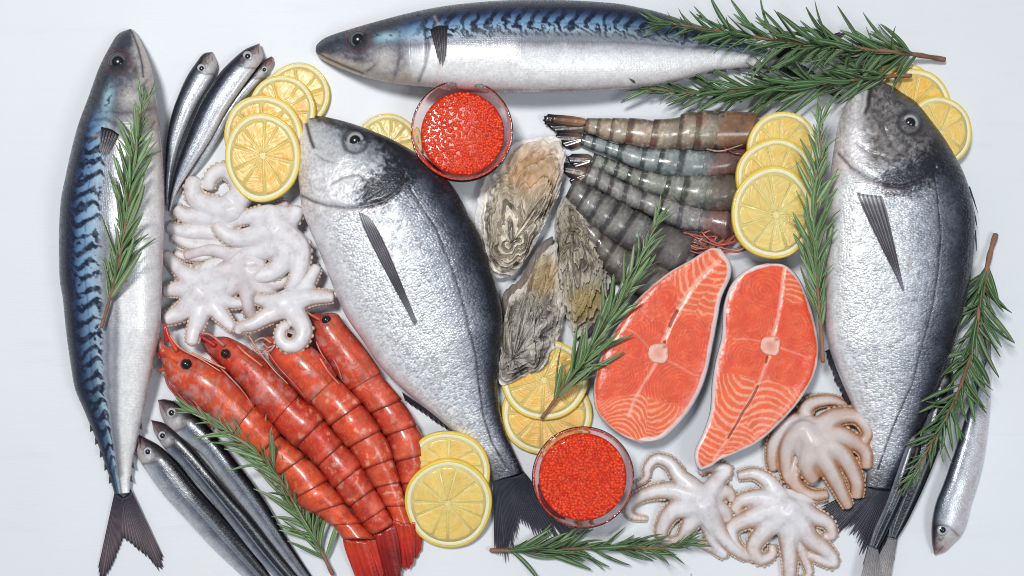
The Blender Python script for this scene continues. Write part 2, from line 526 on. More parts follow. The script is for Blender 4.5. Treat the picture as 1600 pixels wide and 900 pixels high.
def eye(parent, x, y, r, lf, cols, lift=.3, pup=.5, hgt=.35, dx=0, dy=0):
    z0 = float(lf.zat(x, y)[0]) - r * .12
    rr = np.linspace(1, 0.001, 14) ; k = 32; th = np.linspace(0, 2 * np.pi, k, endpoint=False)
    X = x + r * rr[:, None] * np.cos(th); Y = y + r * rr[:, None] * np.sin(th)
    Z = z0 - r * .25 + np.repeat(((r * hgt + r * .25) * np.sqrt(1 - rr ** 2.0 * .98))[:, None], k, 1)
    V = P(X, Y, Z).reshape(-1, 3)
    c = ramp(1 - np.repeat(rr[:, None], k, 1).ravel(), cols)
    e = mk('eye', V, [grid_faces(14, k, True)], MAT['eye'], parent, col=c)
    pr = r * pup
    cz = z0 + r * hgt - pr * .30
    Vp, Fp = balls([P(x + dx, y + dy, cz)], [pr * S], ICO2, (1, 1, .55))
    mk('pupil', Vp, Fp, MAT['pupil'], e)
    return e

# ------------------------------------------------------------------ mackerel
def mackerel(label, D, V, hz, eye_at, eye_r, gill, mouth, tail_base, lobes, pec, tubes_sgn, seed, lat):
    lf = Loft(D, V, hz, N=430, K=150, nexp=2.15,
              disp=lambda x, y, t, s: -3.0 * np.exp(-(segd(x, y, gill) / 2.6) ** 2) - 2.2 * np.exp(-(segd(x, y, mouth) / 2.0) ** 2)
              + 2.0 * ss(0, 10, segd(x, y, gill)) * (t < .22) * ss(.9, .6, np.abs(s)))
    root = thing('mackerel', label, 'fish', base_loc(lf), 'whole mackerels')
    x, y, t, s = lf.xx, lf.yy, lf.tt, lf.ssv
    w = fbm(x / 14 + seed, y / 14); w2 = fbm(x / 5, y / 5 + seed)
    c = ramp(s + (w - .5) * .10, [(-1, (196, 178, 180)), (-.88, (226, 222, 226)), (-.6, (246, 246, 248)), (-.2, (238, 240, 244)), (.0, (186, 188, 197)), (.10, (128, 130, 142)),
                 (.22, (160, 172, 186)), (.36, (166, 196, 220)), (.55, (116, 156, 196)), (.72, (44, 66, 104)), (.84, (16, 22, 42)), (1, (12, 14, 28))])
    # wavy bars across the back
    ph = t * 34 + .42 * np.sin(s * 8.5 + 4 * w + seed) + 1.9 * (w - .5) + .9 * s
    bar = ss(-.10, .40, np.cos(2 * np.pi * ph) + .5 * (w2 - .5))
    reg = ss(.16, .26, s + .16 * (w - .5)) * ss(.20, .27, t) * ss(1.0, .9, t)
    c = mixc(c, (14, 24, 54), bar * reg * (.76 + .22 * ss(.3, .6, w2)))
    line = np.exp(-((s - .50) / .018) ** 2) * ss(.22, .3, t)
    c = mixc(c, (22, 30, 56), line * .5 * (w2 > .4))
    dark = ss(.55, .8, t) * ss(.30, .45, s); c = mixc(c, (20, 28, 52), dark * .6)
    c = mixc(c, (104, 104, 116), np.exp(-(segd(x, y, lat) / 6.0) ** 2) * .62 * ss(.25, .45, t))
    # head
    hd = ss(.235, .19, t + .02 * s)
    hc = ramp(s + (w2 - .5) * .7, [(-1, (186, 168, 164)), (-.75, (200, 192, 190)), (-.4, (164, 160, 162)), (-.1, (110, 110, 120)), (.2, (80, 86, 100)), (.5, (56, 66, 86)), (.75, (22, 25, 40)), (1, (14, 15, 26))])
    c = c * (1 - hd[:, None]) + hc * hd[:, None]
    c = mixc(c, (40, 42, 54), ss(.085, .03, t) * ss(-.55, -.1, s) * .8)
    w3 = fbm(x / 2.2 + seed, y / 2.2)
    c = c * (1 - .5 * hd * (w3 - .45))[:, None]
    c = mixc(c, (58, 56, 66), hd * np.exp(-((t - .128 - .03 * np.cos(2.2 * s)) / .0045) ** 2) * .6 * ss(.6, .3, s))
    c = mixc(c, (60, 52, 56), hd * np.exp(-((t - .105) / .02) ** 2 - ((s + .35) / .12) ** 2) * .75)
    c = mixc(c, (226, 222, 220), hd * np.exp(-((t - .165) / .022) ** 2 - ((s + .25) / .35) ** 2) * .6 * (.5 + w2))
    c = mixc(c, (44, 40, 46), hd * np.exp(-((t - .185 - .012 * np.cos(2 * s)) / .004) ** 2) * .55 * ss(.7, .4, s))
    c = mixc(c, (30, 30, 40), hd * ss(.55, .70, w3) * ss(-.6, .2, s) * .45)
    c = mixc(c, (222, 208, 200), hd * ss(-.72, -.85, s) * .5)
    c = mixc(c, (176, 214, 232), np.exp(-((t - .17) / .03) ** 2 - ((s - .42) / .16) ** 2) * .9 * ss(.25, .5, w2))
    c = mixc(c, (40, 42, 54), np.exp(-(segd(x, y, mouth) / 2.0) ** 2) * .85)
    c = mixc(c, (44, 46, 58), np.exp(-(segd(x, y, gill) / 2.2) ** 2) * .6)
    c = mixc(c, (226, 190, 170), np.exp(-(segd(x, y, np.array(gill) + np.array(tubes_sgn) * 4) / 2.2) ** 2) * .35)
    c = mixc(c, (34, 26, 34), np.exp(-(np.hypot(x - eye_at[0], y - eye_at[1]) / (eye_r * 1.35)) ** 4) * .8)
    c = mixc(c, (110, 60, 64), np.exp(-((np.hypot(x - eye_at[0], y - eye_at[1]) - eye_r * 1.25) / 3) ** 2) * .35)
    mk('body', lf.Vw, lf.F, MAT['mackerel'], root, col=c, attrs={'uvw': lf.uvw, 'scl': ss(.18, .3, t)})
    eye(root, eye_at[0], eye_at[1], eye_r, lf, [(0, (18, 18, 24)), (.14, (60, 60, 68)), (.24, (132, 132, 140)), (.34, (70, 72, 82)), (1, (30, 32, 44))], pup=.66, hgt=.26)
    pcs = [(0, (22, 22, 30)), (.5, (56, 52, 60)), (1, (126, 122, 128))]
    fin('pectoral_fin', pec[0], pec[1], root, 6, 10, lambda X, Y, u, v: lf.zat(X, Y) + 1.6 - 1.0 * v, pcs, thick=1.0, seed=seed, raycol=1.4, jag=.12, corr=1.2)
    tcs = [(0, (28, 30, 46)), (.3, (84, 76, 86)), (.75, (104, 92, 98)), (1, (66, 58, 66))]
    zt = hz[-1][1]
    for i, (bb, tt) in enumerate(lobes):
        fin('tail_lobe', bb, tt, root, 14, 16, lambda X, Y, u, v: zt * (1 - v) + 2.5 * v + 1.0, tcs, thick=2.2, seed=seed + i, jag=.05, corr=1.8, raycol=1.0)
    # finlets along the tail stalk
    for side, sg in (('dorsal_finlet', 1), ('ventral_finlet', -1)):
        for q in range(5):
            i = int(lf.N * (.84 + .028 * q)); jj = 0 if sg > 0 else lf.kt
            bx, by = lf.x[i, jj], lf.y[i, jj]; zz = lf.z[i, jj]
            ax = np.array([lf.x[i + 9, jj] - bx, lf.y[i + 9, jj] - by]); nx = lf.half[i] * sg / np.linalg.norm(lf.half[i])
            p = np.array([bx, by])
            pts = np.array([p - nx * 2, p + ax - nx * 2, p + ax * 1.2 + nx * 4.5])
            V3 = np.vstack([P(pts[:, 0], pts[:, 1], zz + .6), P(pts[:, 0], pts[:, 1], zz - .6)])
            mk(side, V3, [np.array([[0, 1, 2], [5, 4, 3]]), np.array([[0, 3, 4, 1], [1, 4, 5, 2], [2, 5, 3, 0]])], MAT['fin'], root, col=np.tile(lin((30, 34, 50)), (6, 1)), smooth=False)
    return lf

MH = [(0, 8), (.05, 24), (.12, 38), (.25, 50), (.45, 52), (.65, 42), (.82, 26), (.94, 13), (1, 9)]
mac1 = mackerel('whole mackerel lying upright at the far left with forked tail at the bottom',
    [(203, 45), (185, 53), (172, 72), (155, 105), (138, 152), (122, 195), (110, 240), (102, 277), (95, 313), (92, 367), (93, 433), (98, 467), (103, 517), (110, 567), (117, 607), (132, 643), (150, 687), (163, 723), (173, 752), (179, 772)],
    [(204, 45), (212, 50), (225, 75), (237, 108), (242, 138), (247, 173), (252, 215), (255, 260), (257, 317), (256, 370), (254, 433), (252, 487), (250, 518), (243, 553), (237, 587), (233, 607), (223, 653), (210, 710), (204, 750), (203, 770)],
    MH, (184, 97), 15.0, [(146, 188), (165, 186), (184, 196), (192, 212), (205, 222), (228, 212), (242, 190)], [(206, 50), (216, 75), (222, 100), (224, 120)],
    None, [([(180, 764), (187, 772), (194, 778)], [(153, 888), (158, 906), (172, 889), (184, 862), (193, 838)]),
           ([(204, 764), (199, 772), (190, 778)], [(253, 866), (250, 891), (232, 871), (210, 853), (192, 839)])],
    ([(158, 198), (174, 202), (186, 210)], [(155, 236), (160, 241), (170, 240)]), (0, 6), 3.0,
    [(180, 430), (182, 500), (180, 580), (180, 660), (188, 740)])
mac2 = mackerel('whole mackerel lying across the top with its head to the left',
    [(493, 79), (495, 70), (510, 58), (545, 46), (590, 33), (640, 20), (690, 10), (740, 4), (800, 0), (880, 0), (960, 5), (1000, 12), (1033, 20), (1100, 42), (1160, 62), (1212, 82)],
    [(493, 81), (500, 91), (530, 106), (575, 122), (620, 131), (680, 137), (760, 143), (820, 145), (900, 144), (953, 141), (1010, 136), (1050, 129), (1087, 119), (1120, 111), (1170, 106), (1214, 104)],
    MH, (560, 62), 15.0, [(655, 26), (666, 48), (668, 75), (664, 104), (655, 127)], [(495, 82), (515, 93), (540, 104), (567, 114)],
    None, [([(1206, 82), (1216, 90), (1222, 94)], [(1312, 50), (1318, 54), (1290, 72), (1262, 84), (1240, 93)]),
           ([(1206, 105), (1216, 99), (1222, 95)], [(1306, 152), (1312, 146), (1288, 124), (1262, 106), (1240, 94)])],
    ([(672, 46), (684, 40), (699, 40)], [(684, 92), (690, 99), (697, 90)]), (6, 0), 8.0,
    [(720, 50), (800, 52), (900, 54), (1000, 56), (1100, 66)])

# ------------------------------------------------------------------ sea bream
def bream(label, D, V, hz, eye_at, eye_r, gill, mouth, blot, latl, pec, tail, anal, seed, spines, plates=(), head_tone=None):
    def disp(x, y, t, s):
        return (-3.2 * np.exp(-(segd(x, y, gill) / 3.0) ** 2) - 6.0 * np.exp(-(segd(x, y, mouth) / 3.0) ** 2)
                - 1.5 * sum(np.exp(-(segd(x, y, q_) / 2.4) ** 2) for q_ in plates)
                + 2.6 * ss(0, 14, segd(x, y, gill)) * (t < .27) * ss(.95, .7, np.abs(s))
                - 1.2 * np.exp(-(segd(x, y, latl) / 2.0) ** 2) + 1.6 * (fbm(x / 16, y / 16 + seed) - .5) * ss(1, .8, np.abs(s))
                + 1.0 * (fbm(x / 6, y / 6 + seed) - .5) * (t < .26))
    lf = Loft(D, V, hz, N=380, K=210, nexp=2.35, disp=disp, cap0=16)
    lip = np.array([-7, 2])
    root = thing('sea_bream', label, 'fish', base_loc(lf), 'whole sea breams')
    x, y, t, s = lf.xx, lf.yy, lf.tt, lf.ssv
    w = fbm(x / 22 + seed, y / 22); w2 = fbm(x / 6, y / 6 + seed); w3 = fbm(x / 2.6, y / 2.6 + seed)
    c = ramp(s + (w - .5) * .22, [(-1, (214, 208, 214)), (-.85, (236, 237, 242)), (-.3, (222, 226, 234)), (.05, (208, 213, 222)), (.32, (168, 174, 187)), (.55, (112, 118, 133)), (.74, (62, 67, 83)), (.88, (30, 33, 47)), (1, (18, 20, 32))])
    # lengthwise dusky scale rows
    rows = np.cos(s * 46 + 1.2 * (w - .5)); c = c * (1 - .07 * ss(0, 1, rows)[:, None] * ss(.25, .32, t)[:, None])
    # head
    hd = ss(.27, .22, t)
    hc = ramp(s + (w2 - .5) * .45, [(-1, (218, 208, 212)), (-.6, (236, 234, 238)), (-.2, (226, 227, 232)), (.2, (216, 218, 224)), (.5, (176, 180, 189)), (.72, (84, 88, 100)), (.88, (34, 36, 48)), (1, (20, 21, 32))])
    hc = hc * (.55 + .9 * w3[:, None])
    if head_tone is not None:
        hc = hc + (lin(head_tone) * (.5 + 1.0 * w3[:, None]) - hc) * (ss(-.62, -.2, s) * ss(1.0, .7, s) * .8 * (.5 + w2))[:, None]
    for q_ in plates:
        hc = mixc(hc, (70, 64, 70), np.exp(-(segd(x, y, q_) / 1.6) ** 2) * .55 * (.4 + w2))
    hc = mixc(hc, (28, 29, 38), ss(.52, .66, w3) * ss(-.55, .15, s) * (.42 if head_tone is None else .6))
    c = c * (1 - hd[:, None]) + hc * hd[:, None]
    c = mixc(c, (26, 28, 40), ss(.15, .75, (1 - segd(x, y, blot) / 46) + .5 * (w2 - .5) + .9 * (w3 - .5)) * .93)
    c = mixc(c, (230, 214, 216), np.exp(-(segd(x, y, np.array(gill) + [0, 7]) / 4) ** 2) * .4 * ss(.2, -.2, s))
    c = mixc(c, (52, 44, 54), np.exp(-(segd(x, y, gill) / 2.4) ** 2) * .8)
    c = mixc(c, (50, 44, 50), np.exp(-(segd(x, y, mouth) / 2.6) ** 2) * .92)
    c = mixc(c, (232, 226, 228), np.exp(-(segd(x, y, np.array(mouth) + lip) / 2.6) ** 2) * .7)
    c = mixc(c, (16, 18, 30), np.exp(-(segd(x, y, latl) / 1.5) ** 2) * .8 * (.5 + w2))
    c = mixc(c, (30, 34, 50), ss(.90, .985, t) * .8)
    ed = np.hypot(x - eye_at[0], y - eye_at[1])
    c = mixc(c, (40, 42, 54), np.exp(-((ed - eye_r * 1.15) / 4) ** 2) * .8)
    c[-2:] = lin((90, 60, 62))
    mk('body', lf.Vw, lf.F, MAT['bream'], root, col=c, attrs={'uvw': lf.uvw, 'scl': .15 + .85 * ss(.20, .30, t) * ss(-1.0, -.6, s)})
    eye(root, eye_at[0], eye_at[1], eye_r, lf, [(0, (24, 25, 32)), (.10, (50, 52, 60)), (.20, (150, 152, 158)), (.38, (196, 198, 202)), (.48, (110, 116, 126)), (1, (40, 46, 60))], pup=.52, hgt=.20)
    fin('pectoral_fin', pec[0], pec[1], root, 6, 26, lambda X, Y, u, v: lf.zat(X, Y) + 2.0 - .4 * v, [(0, (168, 168, 176)), (.12, (96, 94, 104)), (.7, (84, 80, 92)), (1, (150, 148, 156))], thick=1.4, seed=seed, jag=.02, corr=1.4, raycol=1.5, bulge=pec[2], mat=MAT['pfin'])
    zt = hz[-1][1]
    for i, (bb, tp) in enumerate(tail):
        fin('tail_lobe', bb, tp, root, 16, 22, lambda X, Y, u, v: zt * (1 - v) + 3 * v + .8, [(0, (36, 39, 54)), (.4, (54, 56, 70)), (.85, (46, 46, 60)), (1, (84, 84, 94))], thick=2.4, seed=seed + i, jag=.16, corr=2.2, raycol=1.3)
    for nm, bb, tp in anal:
        fin(nm, bb, tp, root, 10, 6, lambda X, Y, u, v: 22 - 12 * v, [(0, (60, 58, 72)), (1, (52, 48, 62))], thick=1.6, seed=seed, jag=.25, corr=1.2)
    for a, b in spines:
        V3, F3 = tube([P(a[0], a[1], 44), P((a[0] + b[0]) / 2 + .5, (a[1] + b[1]) / 2, 45), P(b[0], b[1], 43)], np.array([1.8, 1.2, .3]) * S, 6)
        mk('fin_spine', V3, F3, MAT['fin'], root, col=np.tile(lin((40, 44, 56)), (len(V3), 1)))
    return lf

BH = [(0, 9), (.05, 22), (.14, 40), (.28, 50), (.45, 51), (.65, 42), (.82, 26), (.93, 14), (1, 9)]
br1 = bream('whole silver sea bream lying slantwise in the middle, head by the lemon slices',
    [(484, 181), (505, 182), (540, 190), (573, 201), (613, 218), (653, 241), (680, 263), (707, 290), (730, 330), (750, 367), (763, 407), (773, 440), (782, 473), (785, 507), (781, 547), (778, 583), (777, 610), (783, 650), (792, 680), (803, 705), (812, 724), (818, 738)],
    [(465, 197), (461, 213), (463, 240), (465, 267), (468, 295), (472, 327), (483, 357), (503, 403), (520, 447), (540, 493), (570, 537), (590, 567), (612, 592), (645, 622), (680, 650), (712, 678), (738, 704), (756, 728), (766, 744), (770, 752)],
    BH, (555, 220), 16.5, [(472, 306), (490, 315), (510, 321), (540, 325), (573, 321), (600, 314), (622, 298), (634, 275)],
    [(478, 190), (482, 206), (486, 220), (490, 230)], [(584, 303), (606, 290), (624, 268), (632, 246)],
    [(640, 292), (660, 325), (680, 353), (703, 410), (720, 460), (735, 520), (744, 560), (748, 600), (755, 650), (768, 690), (790, 730)],
    ([(560, 331), (568, 334), (578, 341)], [(645, 504), (649, 508), (652, 503)], 4.5),
    [([(770, 745), (783, 746), (796, 745)], [(772, 848), (790, 872), (800, 850), (806, 828), (811, 813)]),
     ([(796, 745), (808, 742), (818, 736)], [(811, 813), (832, 826), (858, 838), (880, 836), (892, 828)])],
    [('anal_fin', [(628, 612), (668, 640), (708, 670)], [(632, 624), (676, 656), (714, 682)])], 5.0, [],
    plates=[[(516, 288), (536, 276), (560, 272), (574, 282), (572, 302), (556, 316)], [(492, 240), (506, 250), (520, 254)], [(532, 190), (540, 200), (548, 204)]])
br2 = bream('whole dark-backed sea bream lying upright at the right, nose at the rosemary',
    [(1366, 122), (1385, 128), (1410, 145), (1432, 160), (1455, 188), (1475, 215), (1491, 241), (1506, 270), (1516, 300), (1523, 335), (1523, 373), (1519, 420), (1512, 457), (1504, 490), (1492, 533), (1478, 580), (1462, 620), (1444, 660), (1424, 705), (1408, 740), (1398, 765)],
    [(1347, 126), (1336, 138), (1325, 155), (1311, 188), (1304, 225), (1299, 260), (1295, 300), (1293, 335), (1291, 370), (1288, 433), (1289, 490), (1293, 533), (1306, 573), (1322, 612), (1335, 640), (1346, 670), (1352, 705), (1354, 735), (1352, 760)],
    BH, (1422, 192), 16.0, [(1310, 240), (1330, 262), (1355, 278), (1385, 290), (1410, 292), (1440, 282), (1462, 262)],
    [(1362, 126), (1359, 145), (1357, 165), (1352, 176)], [(1400, 284), (1430, 276), (1456, 258), (1470, 240)],
    [(1458, 270), (1464, 300), (1470, 370), (1465, 430), (1457, 480), (1447, 520), (1435, 560), (1426, 600), (1416, 620), (1393, 673), (1372, 733)],
    ([(1338, 300), (1355, 304), (1378, 306)], [(1408, 448), (1411, 456), (1413, 452)], 2.0),
    [([(1352, 758), (1364, 762), (1376, 765)], [(1282, 792), (1292, 826), (1306, 836), (1318, 826), (1330, 821)]),
     ([(1374, 765), (1388, 766), (1398, 764)], [(1330, 821), (1340, 842), (1353, 868), (1378, 880), (1398, 868)])],
    [('anal_fin', [(1296, 545), (1310, 585), (1328, 626)], [(1289, 549), (1304, 592), (1324, 634)])], 11.0,
    [((1514, 292), (1528, 333)), ((1521, 330), (1527, 356)), ((1523, 360), (1526, 392))],
    plates=[[(1446, 238), (1420, 250), (1390, 248), (1358, 238), (1336, 222)], [(1362, 180), (1380, 196), (1386, 214)], [(1402, 160), (1408, 166)]], head_tone=(96, 88, 86))

# ------------------------------------------------------------------ small silver fish
def smelt(label, D, V, eye_at, eye_r, seed, zb=0.0, th=13, dark=0.0, tail=None, N=170, red=0.0):
    hz = [(0, th * .25), (.06, th * .6), (.16, th * .9), (.4, th), (.7, th * .75), (.9, th * .42), (1, th * .28)]
    lf = Loft(D, V, hz, N=N, K=64, nexp=2.2, zbase=zb)
    root = thing('small_fish', label, 'fish', base_loc(lf, zb), 'small silver fish')
    x, y, t, s = lf.xx, lf.yy, lf.tt, lf.ssv
    w = fbm(x / 9 + seed, y / 9); w2 = fbm(x / 3, y / 3 + seed)
    sh = s * 1.12 + (w - .5) * .25 + dark
    c = ramp(sh, [(-1, (214, 212, 218)), (-.6, (208, 212, 220)), (-.2, (168, 174, 186)), (.1, (120, 128, 142)), (.35, (74, 82, 98)), (.6, (38, 44, 60)), (1.0, (16, 18, 30)), (1.6, (10, 12, 22))])
    c = mixc(c, (196, 206, 216), np.exp(-((s + .05 - .5 * dark) / .10) ** 2) * .35)
    hd = ss(.17, .14, t)
    hc = ramp(s + (w2 - .5) * .6 + dark * .7, [(-1, (206, 196, 196)), (-.3, (186, 180, 182)), (.2, (120, 112, 116)), (.6, (58, 54, 62)), (1, (28, 28, 38))])
    c = c * (1 - hd[:, None]) + hc * hd[:, None]
    c = mixc(c, (150, 80, 76), np.exp(-((t - .03) / .035) ** 2) * (.25 + red))
    c = mixc(c, (226, 226, 230), hd * np.exp(-((t - .125) / .018) ** 2 - ((s + .2) / .35) ** 2) * .7)
    c = mixc(c, (20, 20, 28), hd * ss(.45, .75, s) * .8)
    c = mixc(c, (30, 26, 32), hd * np.exp(-((s + .30 + 2.5 * (t - .03)) / .07) ** 2) * ss(.075, .06, t) * .8)
    c = mixc(c, (26, 28, 40), hd * ss(.54, .64, w2) * ss(-.4, .2, s) * .5)
    c = mixc(c, (206, 214, 222), ss(.20, .26, t) * np.exp(-((s - .18 + .5 * dark) / .05) ** 2) * .45); c = mixc(c, (60, 66, 80), ss(.20, .26, t) * np.exp(-((s + .25 + .3 * dark) / .03) ** 2) * .35)
    c = mixc(c, (40, 38, 48), np.exp(-((t - .155 - .012 * np.cos(s * 3)) / .006) ** 2) * .6)
    mk('body', lf.Vw, lf.F, MAT['smelt'], root, col=c, attrs={'uvw': lf.uvw, 'scl': ss(.15, .25, t)})
    if eye_at is not None:
        eye(root, eye_at[0], eye_at[1], eye_r, lf, [(0, (60, 60, 70)), (.15, (190, 194, 200)), (.4, (214, 218, 222)), (.55, (120, 124, 134)), (1, (50, 54, 64))], pup=.5)
    if tail is not None:
        zt = hz[-1][1] + zb
        for i, (bb, tp) in enumerate(tail):
            fin('tail_lobe', bb, tp, root, 6, 10, lambda X, Y, u, v: zt + 0 * v, [(0, (90, 90, 98)), (1, (150, 146, 146))], thick=1.2, seed=int(seed) + i, corr=.8)
    return lf

G1 = [(307, 97), (290, 123), (273, 163), (263, 200), (258, 235), (257, 275), (258, 320)]
smelt('small silver fish nearest the left mackerel, head beside two others',
    [(331, 81)] + [(318, 84)] + G1, [(333, 82), (339, 103), (327, 130), (307, 163), (290, 200), (277, 235), (268, 275), (263, 320)], (315, 107), 7.5, 1.0, 0, 13, -.20)
smelt('small silver fish in the middle of three at upper left, highest head',
    [(404, 68), (380, 79), (353, 103), (337, 123), (313, 160), (293, 207), (277, 253), (266, 300), (262, 330)],
    [(406, 68), (411, 90), (400, 108), (380, 135), (353, 175), (327, 221), (300, 262), (278, 298), (267, 330)], (387, 88), 8.5, 2.0, 9, 14, -.08)
smelt('small dark-headed fish beside the lemon slices at upper left',
    [(424, 88), (408, 97), (390, 116), (366, 145), (340, 185), (315, 228), (290, 270), (268, 312)],
    [(427, 90), (427, 101), (411, 121), (382, 154), (361, 182), (346, 209), (322, 248), (294, 284), (272, 314)], (413, 109), 6.0, 3.0, 0, 11, .05, red=.4)
smelt('small fish with a bright eye beneath the rosemary tip, beside the red prawns',
    [(247, 625), (260, 624), (287, 633), (320, 660), (360, 708), (410, 775), (447, 838), (484, 895), (500, 915)],
    [(247, 627), (253, 653), (273, 682), (313, 708), (353, 759), (393, 809), (429, 855), (470, 905), (492, 920)], (268, 645), 9, 4.0, 0, 16, .42)
smelt('small dark fish in the middle of three at lower left',
    [(236, 656), (260, 663), (293, 690), (327, 730), (360, 770), (393, 807), (433, 860), (470, 906)],
    [(237, 659), (242, 678), (260, 704), (290, 735), (324, 775), (358, 818), (398, 868), (445, 920)], (254, 681), 8, 5.0, 7, 14, .80)
smelt('small dark fish with pale belly, lowest of three at lower left',
    [(217, 679), (247, 695), (277, 722), (307, 759), (343, 800), (380, 843), (420, 896), (440, 925)],
    [(217, 682), (213, 708), (231, 740), (258, 777), (291, 813), (325, 850), (360, 884), (412, 930)], (231, 706), 8, 6.0, 0, 15, .42)
smelt('small pale fish at lower right, head down and eye facing up',
    [(1460, 866), (1456, 846), (1456, 817), (1462, 786), (1473, 758), (1484, 727), (1496, 692), (1512, 640), (1528, 595), (1541, 560)],
    [(1463, 867), (1477, 861), (1489, 849), (1501, 836), (1510, 817), (1517, 788), (1526, 760), (1535, 727), (1541, 692), (1547, 640), (1549, 595), (1549, 560)], (1473, 828), 9.5, 7.0, 0, 18, -.45,
    tail=[([(1541, 566), (1545, 564), (1549, 562)], [(1530, 520), (1540, 516), (1548, 530)])], red=.35)
smelt('small dark fish wedged beside the right sea bream, tail pointing down',
    [(1480, 560), (1490, 585), (1488, 630), (1476, 680), (1458, 728), (1440, 770), (1418, 815), (1402, 842)],
    [(1476, 560), (1464, 590), (1452, 640), (1436, 690), (1420, 730), (1406, 770), (1392, 812), (1388, 838)], None, 0, 8.0, 12, 14, 1.0,
    tail=[([(1388, 836), (1396, 838), (1403, 840)], [(1374, 900), (1384, 908), (1392, 902)]), ([(1390, 837), (1396, 838), (1403, 840)], [(1358, 896), (1366, 905), (1376, 900)])])
smelt('small dark fish lying over the tail fin of the right sea bream',
    [(1434, 668), (1441, 700), (1426, 745), (1406, 790), (1386, 832), (1372, 858)],
    [(1430, 668), (1415, 700), (1401, 740), (1385, 785), (1367, 826), (1359, 852)], None, 0, 9.0, 20, 11, .95,
    tail=[([(1358, 850), (1364, 854), (1372, 857)], [(1344, 904), (1352, 912), (1360, 906)]), ([(1359, 851), (1366, 855), (1372, 857)], [(1360, 906), (1370, 914), (1378, 904)])])
# ------------------------------------------------------------------ baby octopuses
def voxel_union(V, F, voxel, smooth_it, weight):
    me = mesh_of('tmp', V, F)
    o = bpy.data.objects.new('tmp', me); COL.objects.link(o)
    m = o.modifiers.new('r', 'REMESH'); m.mode = 'VOXEL'; m.voxel_size = voxel; m.adaptivity = 0
    dg = bpy.context.evaluated_depsgraph_get(); ev = o.evaluated_get(dg)
    nm = bpy.data.meshes.new_from_object(ev)
    n = len(nm.vertices); co = np.zeros(n * 3, np.float32); nm.vertices.foreach_get('co', co)
    no = np.zeros(n * 3, np.float32); nm.vertices.foreach_get('normal', no)
    ne = len(nm.edges); ev_ = np.zeros(ne * 2, np.int32); nm.edges.foreach_get('vertices', ev_); ev_ = ev_.reshape(-1, 2)
    co = co.reshape(-1, 3).astype(float); a_ = np.r_[ev_[:, 0], ev_[:, 1]]; b_ = np.r_[ev_[:, 1], ev_[:, 0]]
    deg = np.bincount(a_, minlength=n)[:, None] + 1e-9
    wt = weight(co)[:, None]
    for it in range(32):
        w_ = .6 * np.ones((n, 1)) if it < smooth_it else .6 * wt
        co = co + w_ * (np.stack([np.bincount(a_, co[b_, k], minlength=n) for k in range(3)], -1) / deg - co)
    nm.vertices.foreach_set('co', co.astype(np.float32).ravel()); nm.update()
    nm.vertices.foreach_get('normal', no); co = co.ravel()
    nm.polygons.foreach_set('use_smooth', np.full(len(nm.polygons), True))
    bpy.data.objects.remove(o, do_unlink=True); bpy.data.meshes.remove(me)
    return nm, co.reshape(-1, 3).astype(float), no.reshape(-1, 3).astype(float)

